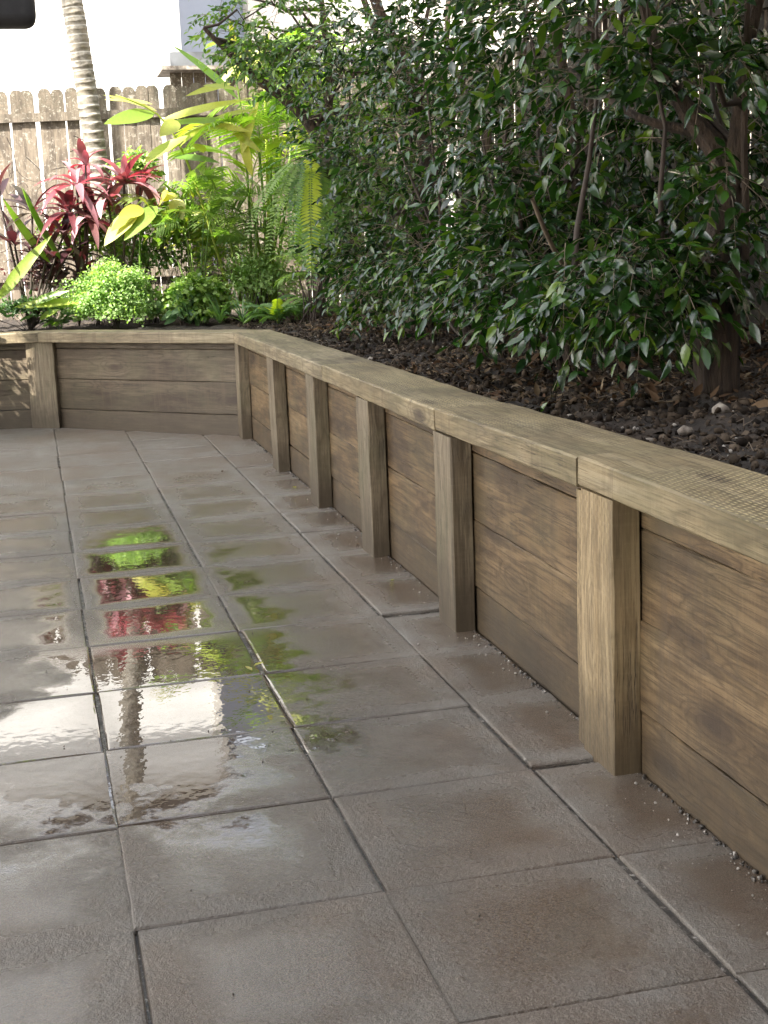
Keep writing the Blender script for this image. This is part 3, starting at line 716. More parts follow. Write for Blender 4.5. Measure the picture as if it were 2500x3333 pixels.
st = [stem([(2.25, 4.6, .62), (2.28, 4.6, 1.2), (2.35, 4.6, 1.9), (2.15, 4.7, 2.9)], .045, .014), stem([(2.2, 4.5, .62), (2.0, 4.4, 1.1), (1.95, 4.3, 1.5)], .02, .006), stem([(2.3, 4.7, .62), (2.6, 4.9, 1.6), (2.7, 5., 2.6)], .03, .01)]
shrub('glossy_shrub', (2.25, 4.6, .68), 'dense dark glossy shrub in the middle of the row with low leaves over the soil', 'shrub',
      [((2.35, 4.65, 1.75), (.62, .85, 1.05), 1.6), ((2.0, 4.35, 1.1), (.33, .6, .36), .6)], 1500, .062, M['hedge'], 200, st, HG, 30, 8, zmin=.88, seed=13, xmin=1.66)
st = [stem([(2.25, 6.0, .62), at(935, 360, 6.1), at(900, 230, 6.1), at(868, 120, 6.1), at(820, 30, 6.1), at(790, -60, 6.1)], .065, .03), stem([at(935, 380, 6.12), at(960, 300, 6.2), at(1010, 150, 6.3), at(1020, 0, 6.3)], .032, .015),
      stem([at(930, 340, 6.1), at(905, 250, 6.15), at(895, 150, 6.2), at(930, 0, 6.2)], .03, .012)]
shrub('glossy_shrub', (2.25, 6.0, .68), 'tall glossy shrub with a dark trunk leaning left, foliage green and partly sunlit', 'shrub',
      [((2.2, 6.05, 1.75), (.62, .85, 1.1), 1.6), ((2.0, 5.7, 1.1), (.30, .6, .36), .5), (tuple(at(860, 60, 6.0)), (.6, .6, .4), .5)], 1500, .060, M['hedge'], 150, st, HG, 30, 8, zmin=.84, seed=14, xmin=1.68)
st = [stem([(2.35, 7.6, .62), at(700, 300, 7.4), at(640, 230, 7.4), at(570, 180, 7.4), at(510, 130, 7.4), at(440, 60, 7.3)], .06, .014), stem([at(690, 320, 7.4), at(720, 200, 7.4), at(700, 60, 7.4), at(690, -60, 7.4)], .035, .015)]
shrub('spreading_tree', (2.35, 7.6, .68), 'small-leaved tree spreading left above the ginger leaves against the white building', 'tree',
      [(tuple(at(760, 120, 7.3)), (.75, .7, .55), 1.1), (tuple(at(640, 70, 7.3)), (.62, .5, .35), .85), (tuple(at(560, 20, 7.3)), (.45, .4, .25), .42), (tuple(at(780, 380, 7.3)), (.45, .6, .6), .7), (tuple(at(465, 35, 7.3)), (.28, .25, .16), .10), (tuple(at(590, 130, 7.35)), (.28, .3, .18), .2)],
      1700, .05, M['hedge_far'], 120, st, None, 40, 8, zmin=.9, length=.16, seed=15, top=0)
st = [stem([(2.9, 8.2, .66), (2.95, 8.1, 1.6), (2.7, 8.0, 2.6), (2.4, 8.0, 3.4)], .06, .02), stem([(2.9, 8.2, .66), (3.1, 8.1, 1.6), (3.2, 8.0, 3.2)], .04, .02)]
shrub('back_shrub', (2.9, 8.2, .66), 'bushy green shrub in the far corner behind the hanging fern', 'shrub',
      [((2.75, 8.1, 1.7), (.7, .7, 1.0), 1.3), (tuple(at(860, 600, 6.9)), (.35, .6, .45), .45)], 1000, .05, M['hedge_far'], 60, st, None, 20, 8, zmin=.74, length=.16, seed=16)

def shade_crown(root, c, r, n, size, mat, seed):  # unseen foliage added above the hedge to block sky light
    g = np.random.default_rng(seed); u = unit(g.normal(0, 1, (n, 3))); T = np.array(c)+u*(g.random(n)**.4)[:, None]*np.array(r)
    d = u*[1, 1, .2]+g.normal(0, .6, (n, 3))-[0, 0, .4]; N = g.normal(0, .6, (n, 3))+[0, 0, .8]
    V, F = merge([inst(LG[0], T, frames(d, N), size*g.uniform(.7, 1.3, n))]); o = link('shade_foliage', npmesh('shade_foliage', V, F, True, np.repeat(g.random(n), len(LG[0][0])), mat), root); o['kind'] = 'stuff'
for rt_, c_, r_ in zip([o for o in bpy.data.objects if o.name.startswith(('rough_barked_tree', 'glossy_shrub', 'spreading_tree', 'back_shrub')) and o.type == 'EMPTY'], None or [(3.0, 8.3, 4.3), (2.5, 3.4, 3.75), (2.5, 5.0, 4.0), (2.6, 6.6, 4.3), (2.5, 1.2, 3.5), (2.4, 8.0, 4.6)], [(1., 1., .9), (1.0, 1.0, .9), (1.0, 1.1, .95), (1.0, 1.0, .95), (1.1, 1.5, 1.0), (1.0, .9, .8)]):
    if not rt_.name.startswith(('spreading', 'back')): shade_crown(rt_, c_, r_, 3600, .11, M['hedge'], 77)
# ---- leaves and fronds laid one by one
def blade(root, p0, p1, width, mat, sag=.15, nrm=(0, -.5, 1), name='leaf', fold=.18, wav=.0, key=None):
    p0 = np.array(p0, float); p1 = np.array(p1, float); d = p1-p0; L = np.linalg.norm(d)
    # rise so that the bent tip ends on p1
    V, F = widegeo(10, width/L, fold, sag, wav=wav)
    n = np.array(nrm, float)+rng.normal(0, .15, 3)
    Mx = frames(d[None], n[None])[0]; V = V.copy(); V[:, 2] += sag*V[:, 0]
    o = link(name, npmesh(name, V, F, True, None, mat), root)
    mm = Matrix.Identity(4)
    for q in range(3):
        for r_ in range(3): mm[q][r_] = Mx[q][r_]*L
        mm[q][3] = p0[q]
    o.matrix_local = Matrix.Translation(root.location).inverted() @ mm
    return o
def frond_mesh(L, lw, n, ll, arch, mat, key, lf=None, taper=.6, vee=.3, droop=.25, start=.15):
    """rachis along +X bending down, leaflets both sides; unit real size"""
    lf = lf or leafgeo(1, lw/ll, fold=.3, bend=.25); t = np.linspace(0, 1, 9)
    def rp(a): return np.stack([L*a*(1-.25*arch*a*a), 0*a, arch*L*(.9*a-1.35*a*a)], -1)
    parts = [tube(rp(t), np.linspace(.006, .002, 9)*min(1, L*1.4), 4)]
    T, D, Nn, sc = [], [], [], []
    for k in range(n):
        a = start+(1-start)*(k+.5)/n; base = rp(np.array([a]))[0]; tan = unit((rp(np.array([min(1, a+.01)]))-rp(np.array([a-.01])))[0])
        for sg in (-1, 1):
            f = a*1.; s_ = ll*(math.sin(math.pi*min(1, .12+.88*(1-f)**taper if f > .4 else .35+.9*f))**.7 if True else 1)
            T.append(base); D.append(tan*(.45+.5*a)+np.array([0, sg, 0])*.95+np.array([0, 0, vee-droop])+rng.normal(0, .05, 3)); Nn.append([0, 0, 1]+rng.normal(0, .12, 3)); sc.append(max(.15*ll, s_)*rng.uniform(.9, 1.1))
    T = np.array(T); parts.append(inst(lf, T, frames(np.array(D), np.array(Nn)), np.array(sc)))
    V, F = merge(parts); return npmesh(key, V, F, True, None, mat)
def place_frond(root, me, p, az, pitch, roll=0, sc=1., name='frond'):
    o = link(name, me, root); Rm = Matrix.Rotation(az, 4, 'Z') @ Matrix.Rotation(-pitch, 4, 'Y') @ Matrix.Rotation(roll, 4, 'X') @ Matrix.Scale(sc, 4)
    o.matrix_local = Matrix.Translation(root.location).inverted() @ Matrix.Translation(Vector(p)) @ Rm
    return o

# ginger with large two-toned leaves in front of the back fence
gb = at(500, 640, 8.9); gb[2] = .70
gin = empty('ginger_plant', gb); tag(gin, 'tall ginger plant with long arching yellow green leaves before the weathered fence', 'plant')
for pts in ([at(500, 650, 8.9), at(450, 480, 8.85), at(400, 330, 8.8), at(345, 240, 8.75), at(250, 205, 8.7)], [at(545, 650, 8.9), at(540, 450, 8.9), at(525, 250, 8.85), at(500, 120, 8.8)], [at(520, 650, 8.95), at(480, 420, 8.9), at(420, 330, 8.85)]):
    P, r = stem(pts, .014, .006); V, F = tube(P, r, 6); link('stem', npmesh('stem', V, F, True, None, M['ginger']), gin)
YM = M['yellow']; GM = M['ginger']
for (a, b_, w_, mt, dy) in [((515, 215), (372, 98), .075, GM, -.2), ((520, 195), (438, 185), .05, YM, -.3), ((500, 180), (400, 208), .045, YM, -.25), ((340, 240), (222, 205), .05, YM, 0), ((335, 245), (224, 268), .11, GM, -.1),
                            ((345, 262), (535, 215), .065, GM, -.1), ((348, 268), (555, 262), .06, GM, -.05), ((385, 262), (345, 295), .10, YM, -.25), ((330, 225), (225, 215), .04, YM, .05), ((440, 268), (545, 285), .05, YM, -.1),
                            ((308, 352), (410, 292), .085, M['lime'], 0), ((373, 340), (475, 352), .10, GM, -.15), ((440, 330), (420, 310), .07, YM, -.25), ((525, 330), (560, 215), .09, YM, -.1), ((545, 380), (520, 260), .08, YM, 0),
                            ((530, 180), (590, 60), .07, YM, .1), ((500, 280), (565, 330), .05, GM, -.1), ((470, 190), (530, 130), .06, YM, .1), ((455, 260), (560, 235), .05, GM, -.1), ((510, 130), (495, 40), .05, YM, 0)]:
    blade(gin, at(*a, 8.8+dy*.3), at(*b_, 8.75+dy), w_*1.25, mt, sag=.10, nrm=(rng.normal(-.1, .3), -.7, .75), wav=.003)
# sprout of the same with big lemon leaves
lb = at(300, 620, 8.75); lb[2] = .7
lem = empty('lemon_leaved_plant', lb); tag(lem, 'low plant with broad lemon yellow leaves beside the red cordyline', 'plant')
P, r = stem([lb, at(300, 520, 8.75), at(310, 450, 8.7)], .012, .006); V, F = tube(P, r, 6); link('stem', npmesh('stem', V, F, True, None, GM), lem)
for a, b_, w_, mt in [((298, 452), (225, 532), .16, YM), ((310, 450), (255, 470), .12, YM), ((340, 445), (268, 520), .16, GM), ((325, 450), (300, 428), .10, YM), ((345, 440), (365, 415), .13, YM), ((375, 430), (395, 475), .13, YM), ((300, 455), (240, 500), .10, YM), ((350, 430), (385, 425), .09, YM)]:
    blade(lem, at(*a, 8.7), at(*b_, 8.55), w_, mt, sag=.12, nrm=(-.2, -.8, .6), wav=.004)

# red cordylines
def rosette(root, c, n, L, W, mat, stemc=None, el=(.0, 1.2), key='', sag=.35, az=None, name='leaf', fold=.25):
    for k in range(n):
        a = k*2.399+rng.normal(0, .3); e = rng.uniform(*el); l = L*rng.uniform(.7, 1.15)
        d = np.array([math.cos(a)*math.cos(e), math.sin(a)*math.cos(e), math.sin(e)]); p0 = np.array(c)+d*.01-np.array([0, 0, .05*rng.random()])
        p1 = p0+d*l-np.array([0, 0, .28*l*math.cos(e)])
        blade(root, p0, p1, W*rng.uniform(.8, 1.2), mat, sag=sag, nrm=(0, 0, 1), name=name, fold=fold)
for i, (bx_, hd, n, L, lab) in enumerate([((165, 640), [(165, 395, 20, .34), (185, 350, 9, .24), (150, 450, 20, .36), (190, 470, 14, .30)], 0, 0, 'red cordyline with upright pink and crimson leaves left of the lemon leaves'),
                                         ((250, 620), [(268, 388, 20, .34), (305, 395, 14, .28), (232, 425, 14, .30)], 0, 0, 'red cordyline with drooping crimson leaves in front of the palm trunk')]):
    bb = at(*bx_, 8.95); bb[2] = .70; rt = empty('red_cordyline', bb); tag(rt, lab, 'cordyline', 'red cordylines by the palm')
    for hx, hy, n, L in hd:
        c = at(hx, hy, 8.9); P, r = stem([bb, (bb+c)/2+np.array([.03, 0, 0]), c], .012, .009); V, F = tube(P, r, 6); link('stem', npmesh('stem', V, F, True, None, M['darktwig']), rt)
        rosette(rt, c, n, L, .064, M['red'], el=(-.7, 1.1), sag=.6)
mb = at(60, 640, 8.9); mb[2] = .70; mr = empty('maroon_cordyline', mb); tag(mr, 'dark maroon strap-leaved plant at the left edge against the fence', 'cordyline')
for hx, hy, n, L in ((100, 560, 12, .42), (30, 520, 12, .42), (150, 540, 9, .30), (-5, 420, 8, .35), (110, 610, 6, .3), (175, 590, 9, .3), (70, 450, 9, .34), (140, 500, 10, .34)):
    c = at(hx, hy, 8.9); P, r = stem([mb, (mb+c)/2, c], .012, .009); V, F = tube(P, r, 6); link('stem', npmesh('stem', V, F, True, None, M['darktwig']), mr)
    rosette(mr, c, n, L, .065, M['maroon'], el=(-.2, 1.2), sag=.35)
for a, b_ in (((130, 560), (45, 400)), ((135, 565), (50, 405)), ((110, 570), (5, 425))): blade(mr, at(*a, 8.8), at(*b_, 8.7), .09, M['ginger'], sag=-.2, nrm=(.4, -.6, .6))
# bird's nest fern
nb_ = at(5, 690, 8.75); nb_[2] = .70; nf = empty('birds_nest_fern', nb_); tag(nf, "bird's nest fern with long wavy lime green leaves at the left edge", 'fern')
for a, b_, w_ in [((-5, 650), (112, 508), .10), ((30, 664), (200, 652), .085), ((60, 660), (150, 628), .07), ((90, 662), (192, 658), .06), ((0, 660), (-60, 560), .1), ((-10, 660), (-80, 640), .1), ((85, 690), (130, 668), .06)]:
    blade(nf, at(*a, 8.75), at(*b_, 8.6), w_, M['lime'], sag=.10, nrm=(-.3, -.8, .5), wav=.010, fold=.3)

# parlour palms
pf = [frond_mesh(.42, .020, 13, .20, .5, M['fresh'], 'frond', vee=.2) for _ in range(3)]
for k, (bx_, heads, lab) in enumerate([((430, 660), [(400, 430), (440, 470), (350, 470), (460, 410), (400, 500)], 'low feathery palm with bright green fronds next to the lemon leaves'),
                                       ((540, 660), [(560, 420), (530, 480), (580, 520), (500, 440), (545, 560), (600, 460), (500, 540)], 'low feathery palm with bright green fronds under the yellow cane palm')]):
    bb = at(*bx_, 8.85); bb[2] = .70; rt = empty('parlour_palm', bb); tag(rt, lab, 'palm', 'feathery palms in the back garden')
    for hx, hy in heads:
        c = at(hx, hy, 8.85+rng.normal(0, .1)); P, r = stem([bb, (bb+c)/2+np.array([0, .03, 0]), c], .008, .005); V, F = tube(P, r, 5); link('stem', npmesh('stem', V, F, True, None, M['fresh']), rt)
        for q in range(4): place_frond(rt, random.choice(pf), c, rng.uniform(-math.pi, math.pi) if q else rng.uniform(-2.4, -.8), rng.uniform(.0, .8), rng.normal(0, .4), rng.uniform(.75, 1.15))
# cane palm
cf_ = [frond_mesh(.85, .028, 20, .30, .7, M['palmleaf'], 'frond', vee=.25) for _ in range(3)]
bb = at(575, 670, 9.0); bb[2] = .70; cp = empty('cane_palm', bb); tag(cp, 'clump of golden cane palm with arching yellow green fronds glowing in the sun', 'palm')
for hx, hy in ((560, 330), (585, 260), (610, 380), (540, 420), (600, 200), (630, 300), (570, 150)):
    c = at(hx, hy, 9.0+rng.normal(0, .12)); P, r = stem([bb+rng.normal(0, .05, 3)*[1, 1, 0], (bb+c)/2+rng.normal(0, .03, 3), c], .018, .010); V, F = tube(P, r, 7); link('cane', npmesh('cane', V, F, True, None, M['palmleaf']), cp)
    for q in range(4): place_frond(cp, random.choice(cf_), c, rng.uniform(-math.pi, math.pi), rng.uniform(.3, 1.1), rng.normal(0, .5), rng.uniform(.6, .95))

vi = empty('dry_vine', at(100, 400, 9.9)); tag(vi, 'dry leafless vine stems tangled over the sunlit fence left of the palm', 'vine')
for k in range(16):
    x0 = rng.uniform(0, 200); y0 = rng.uniform(290, 520); pts = [at(x0, y0, 9.86)]
    for q in range(4): x0 += rng.normal(12, 22); y0 += rng.normal(14, 26); pts.append(at(x0, y0, 9.84+rng.normal(0, .03)))
    P, r = stem(pts, .004, .0015); V, F = tube(P, r, 4); link('vine_stem', npmesh('vine_stem', V, F, True, None, M['darktwig']), vi)
# hanging sword fern growing on the shrub
def pend_mesh(L, W, mat, n=34):
    t = np.linspace(0, 1, 9); P = np.column_stack([.18*L*np.sin(t*2), 0*t, -L*t+.1*L*np.sin(t*3)]); parts = [tube(P, np.linspace(.003, .001, 9), 3)]
    lf = leafgeo(1, .24, fold=.2, bend=.1); T, D, Nn, sc = [], [], [], []
    for k in range(n):
        a = (k+.5)/n; b_ = np.array([np.interp(a, t, P[:, q]) for q in range(3)])
        for sg in (-1, 1): T.append(b_); D.append(np.array([.15, sg, -.35])+rng.normal(0, .06, 3)); Nn.append(np.array([1, 0, .3])+rng.normal(0, .2, 3)); sc.append(W*(.35+.65*math.sin(math.pi*(.15+.8*a)))*rng.uniform(.9, 1.1))
    parts.append(inst(lf, np.array(T), frames(np.array(D), np.array(Nn)), np.array(sc))); V, F = merge(parts); return npmesh('frond', V, F, True, None, mat)
pmv = [pend_mesh(.62, .062, M['fern']) for _ in range(3)]; pmy = pend_mesh(.66, .075, M['fernyellow'], 40)
hb = at(712, 362, 6.3); hf = empty('hanging_sword_fern', hb); tag(hf, 'sword fern hanging in the shrub with long drooping fronds, one of them yellow', 'fern')
V, F = blob(); o = link('root_ball', npmesh('root_ball', V*np.array([.13, .12, .13])+hb, F, True, None, M['darktwig']), hf)
for k in range(34):
    a = rng.uniform(-math.pi, math.pi); o = link('frond', random.choice(pmv), hf)
    tilt_ = rng.uniform(.05, 1.5); sc_ = rng.uniform(.6, 1.15)
    o.matrix_local = Matrix.Translation(Vector((math.cos(a)*.09, math.sin(a)*.09, rng.uniform(-.05, .12)))) @ Matrix.Rotation(a, 4, 'Z') @ Matrix.Rotation(-tilt_, 4, 'Y') @ Matrix.Scale(sc_, 4)
for x_, y_, a, tl, s_, me in ((672, 340, 4.4, .12, 1.25, pmy), (650, 350, 4.2, .25, 1.15, pmv[0]), (640, 355, 3.9, .4, 1.2, pmv[1]), (690, 360, 4.7, .1, 1.3, pmv[2]), (630, 350, 3.7, .55, 1.2, pmv[0]), (672, 370, 4.4, .15, 1.45, pmv[1])):
    o = link('frond', me, hf); pp = Vector(at(x_, y_, 6.1))-Vector(hb)
    o.matrix_local = Matrix.Translation(pp) @ Matrix.Rotation(a, 4, 'Z') @ Matrix.Rotation(-tl, 4, 'Y') @ Matrix.Scale(s_*.85, 4)

# dark clump of canes below it
bb = at(672, 690, 7.9); bb[2] = .69; dc = empty('caned_plant', bb); tag(dc, 'dark clump of thin canes with a green tuft by the bed corner', 'plant')
for k in range(12):
    c = bb+np.array([rng.normal(0, .10), rng.normal(0, .08), rng.uniform(.3, .5)]); P, r = stem([bb+rng.normal(0, .035, 3)*[1, 1, 0], (bb+c)/2, c], .007, .004); V, F = tube(P, r, 5); link('cane', npmesh('cane', V, F, True, None, M['darktwig']), dc)
    for q in range(2): place_frond(dc, random.choice(pf), c, rng.uniform(-math.pi, math.pi), rng.uniform(0, .9), 0, rng.uniform(.4, .6))

# maidenhair bush, ferns, straps, ground cover
def bush(name, c, r, n, size, mat, label, cat, geos=None, base=.70, fill=.75, nind=40):
    c = np.array(c); root = empty(name, (c[0], c[1], base)); tag(root, label, cat)
    u = unit(rng.normal(0, 1, (n, 3))); u[:, 2] = np.where(u[:, 2] < -.5, -u[:, 2], u[:, 2]); lump = .62+.75*fbm(u[:, 0]*3.4+9, u[:, 2]*3.4+u[:, 1]*2+5, 3, 3)+rng.normal(0, .06, n)
    T = c+u*((fill+(1-fill)*rng.random(n))*lump)[:, None]*np.array(r); D = u*[1, 1, .2]+rng.normal(0, .6, (n, 3)); N = u+rng.normal(0, .5, (n, 3))+[0, 0, .6]
    leaves_to(root, T, frames(D, N), size*rng.uniform(.6, 1.4, n), geos or LG, name, mat, nind)
    L = []
    for k in range(26):
        tgt = T[rng.integers(n)]; L.append(tube(curve((c[0]+rng.normal(0, .02), c[1]+rng.normal(0, .02), base-.02), tgt, .03, 5), np.linspace(.0025, .001, 5), 4))
    V, F = merge(L); o = link('stems', npmesh('stems', V, F, True, None, M['darktwig']), root); o['kind'] = 'stuff'
    return root
RG = [leafgeo(1, .95, (0, .3, .7, 1), (.3, 1, .9, .0), .1, .1)]; RG[0] = leafgeo(1, 1.0, (0, .3, .75, 1), (0, .9, .9, 0), .1, .1)
c = at(245, 650, 8.72); bush('maidenhair_fern', c, (.37, .30, .32), 17000, .018, M['maiden'], 'rounded bright green maidenhair fern bush just behind the far timber cap', 'fern', RG, fill=.55)
c = at(330, 355, 9.3); bush('small_leafed_bush', at(300, 372, 9.2), (.22, .15, .2), 700, .05, M['fresh'], 'small leafy green bush at the foot of the ringed palm trunk', 'bush', fill=.3)
c = at(420, 655, 8.7); bush('pale_fern_bush', c, (.30, .25, .24), 3600, .034, M['fresh'], 'pale green soft bush between the maidenhair fern and the corner of the bed', 'bush', RG, fill=.4)
c = at(560, 610, 8.9); bush('speckled_bush', c, (.42, .25, .30), 2600, .036, M['maiden'], 'loose light green bush in front of the fence near the bed corner', 'bush', LG, fill=.3)
c = at(395, 670, 8.6); bush('broad_leafed_plant', c, (.13, .1, .11), 60, .11, M['strap'], 'dusky green broad-leaved plant low at the far cap', 'plant', LG2, nind=60, fill=.3)
c = at(60, 668, 8.85); bush('ground_creeper', c, (.55, .22, .10), 900, .045, M['strap'], 'dark leafy creeper covering the bed at the far left', 'plant', LG2, fill=.2)
c = at(690, 500, 8.3); bush('leafy_thicket', c, (.38, .3, .55), 2600, .042, M['fresh'], 'sunlit thicket of small green leaves behind the hanging fern', 'bush', LG, fill=.3)
c = at(100, 590, 9.1); bush('left_undergrowth', c, (.35, .2, .3), 700, .05, M['maroon'], 'dark reddish undergrowth below the maroon cordyline', 'bush', LG2, fill=.2)
c = at(200, 520, 9.1); bush('middle_undergrowth', c, (.4, .2, .32), 900, .055, M['fresh'], 'leafy green undergrowth between the red cordylines', 'bush', LG2, fill=.2)
c = at(390, 500, 9.0); bush('leafy_filler', c, (.35, .25, .4), 800, .07, M['ginger'], 'medium green leafy plant below the ginger stems', 'bush', LG2, fill=.2)
c = at(330, 560, 9.1); bush('under_bush', c, (.5, .2, .35), 900, .05, M['fern'], 'loose green undergrowth against the fence behind the maidenhair bush', 'bush', LG, fill=.2)
c = at(480, 540, 9.2); bush('feathery_bush', c, (.5, .25, .5), 2600, .045, M['palmleaf'], 'sunlit yellow green feathery growth below the ginger leaves', 'bush', [leafgeo(1, .22, fold=.3, bend=.3)], fill=.2)
sfm = [frond_mesh(.34, .018, 20, .06, .55, M['fern'], 'frond', vee=.1) for _ in range(2)]+[frond_mesh(.34, .018, 20, .065, .55, M['fernyellow'], 'frond', vee=.1)]
for i, (px, py, Y, n, lab, mi) in enumerate([(600, 690, 8.05, 16, 'small fern with a few yellow fronds right behind the cap corner', (0, 1, 2)), (440, 650, 8.6, 12, 'small green fern between the maidenhair bush and the strap leaves', (0, 1)), (560, 650, 8.5, 14, 'small green fern behind the strap-leaved tufts', (0, 1)), (130, 690, 8.8, 9, 'small green fern in the shade below the maroon leaves', (0, 1)), (640, 655, 8.4, 12, 'small green fern left of the dark caned clump', (0, 1)), (745, 640, 7.9, 12, 'small green fern at the foot of the hedge end', (0, 1))]):
    bb = at(px, py, Y); bb[2] = .69; rt = empty('small_fern', bb); tag(rt, lab, 'fern', 'small ferns in the bed')
    for k in range(n): place_frond(rt, sfm[random.choice(mi)], bb+rng.normal(0, .02, 3)*[1, 1, 0], k*2.4+rng.normal(0, .3), rng.uniform(.3, 1.1), 0, rng.uniform(.6, 1.1))
for i, (px, Y, lab) in enumerate([(410, 8.55, 'tuft of strap leaves left of three'), (475, 8.42, 'tuft of strap leaves in the middle of three'), (525, 8.35, 'tuft of strap leaves nearest the cap corner')]):
    bb = at(px, 695, Y); bb[2] = .69; rt = empty('strap_leaf_tuft', bb); tag(rt, lab+' behind the far cap', 'plant', 'tufts of strap leaves')
    for k in range(22):
        a = rng.uniform(0, 6.28); l = rng.uniform(.14, .30); e = rng.uniform(.2, 1.2); d_ = np.array([math.cos(a)*math.cos(e), math.sin(a)*math.cos(e), math.sin(e)])
        blade(rt, bb, bb+d_*l, .013, M['strap'], sag=.35, nrm=(0, 0, 1))
# pale bare twigs poking from the hedge
tw = empty('bare_branch', at(1300, 480, 2.3)); tag(tw, 'pale cut branch sticking out of the shrub left of the thick trunk', 'branch')
for pts, r0 in (([at(1150, 430, 2.2), at(1165, 470, 2.25), at(1200, 550, 2.4), at(1260, 640, 2.6)], .008), ([at(1235, 598, 2.0), at(1290, 630, 2.1), at(1370, 670, 2.1)], .007), ([at(1150, 695, 2.4), at(1200, 722, 2.5), at(1260, 760, 2.6)], .007)):
    P, r = stem(pts, r0, r0*1.3); V, F = tube(P, r, 6); link('twig', npmesh('twig', V, F, True, None, M['twig']), tw)

sb = shrub('shade_shrub', (-1.5, 7.85, .0), 'unseen potted shrub added left of the patio to shade the far wall', 'shrub',  # unseen pot plant added to keep sun off the far left wall
      [((-1.5, 7.95, 1.35), (.75, .72, .95), 1)], 1900, .085, M['hedge'], 0, [stem([(-1.5, 7.85, .3), (-1.5, 7.9, .9), (-1.4, 7.9, 1.7)], .03, .01)], None, 8, 8, zmin=.35, seed=21, top=0)
V, F = tube([(-1.5, 7.85, .002), (-1.5, 7.85, .1), (-1.5, 7.85, .4), (-1.5, 7.85, .42)], [.17, .19, .24, .24], 20); link('pot', npmesh('pot', V, F, False, None, M['timberdark']), sb)
# ------------------------------------------------------------------ palm trunk
def palm(base, top, label, r=.088, extra=2.2):
    base = np.array(base, float); top = np.array(top, float); d = top-base; n = 150; H = np.linalg.norm(d)*(1+extra/np.linalg.norm(d)); u = d/np.linalg.norm(d)
    root = empty('palm_tree', base); tag(root, label, 'palm tree')
    L = []; m_ = 20; z = 0; th = np.arange(m_)*2*np.pi/m_; V = []
    k = 0
    while z < H:
        seg = .069*rng.uniform(.85, 1.15); rr = r*(1-.05*z/H)+rng.normal(0, .0006)
        for f, q in ((0, 1.035), (.10, 1.03), (.18, .985), (.55, .985), (.92, 1.0)):
            wob = .004*np.sin(th+z*3)+.0035*np.sin(th*3+k)
            V.append(np.column_stack([np.cos(th)*(rr*q+wob*.5), np.sin(th)*(rr*q+wob*.5), np.full(m_, z+f*seg)+wob*1.6]))
        z += seg; k += 1
    nr = len(V); V = np.vstack(V); F = [(i*m_+q, i*m_+(q+1) % m_, (i+1)*m_+(q+1) % m_, (i+1)*m_+q) for i in range(nr-1) for q in range(m_)]
    o = link('trunk', npmesh('trunk', V, np.array(F), True, None, M['palm']), root)
    o.rotation_mode = 'QUATERNION'; o.rotation_quaternion = Vector(u).to_track_quat('Z', 'Y'); o.matrix_parent_inverse = Matrix.Identity(4)
    tip = base+u*H
    cm = [frond_mesh(1.5, .035, 28, .42, .8, M['fresh'], 'frond') for _ in range(2)]
    for k in range(9): place_frond(root, random.choice(cm), tip, k*.7, rng.uniform(.2, 1.0))
    return root
pb = at(222, 420, 9.35); pb2 = pb.copy(); ptop = at(155, 0, 9.35); dd_ = pb-ptop; pb = pb+dd_*((pb[2]-.68)/(ptop[2]-pb[2]))
palm(pb, ptop, 'leaning palm trunk with pale rings standing in front of the weathered fence')
pl2 = palm(pb+np.array([-1.75, -.35, 0]), ptop+np.array([-1.75, -.35, 0]), 'second ringed palm left of the picture edge beside the fence')

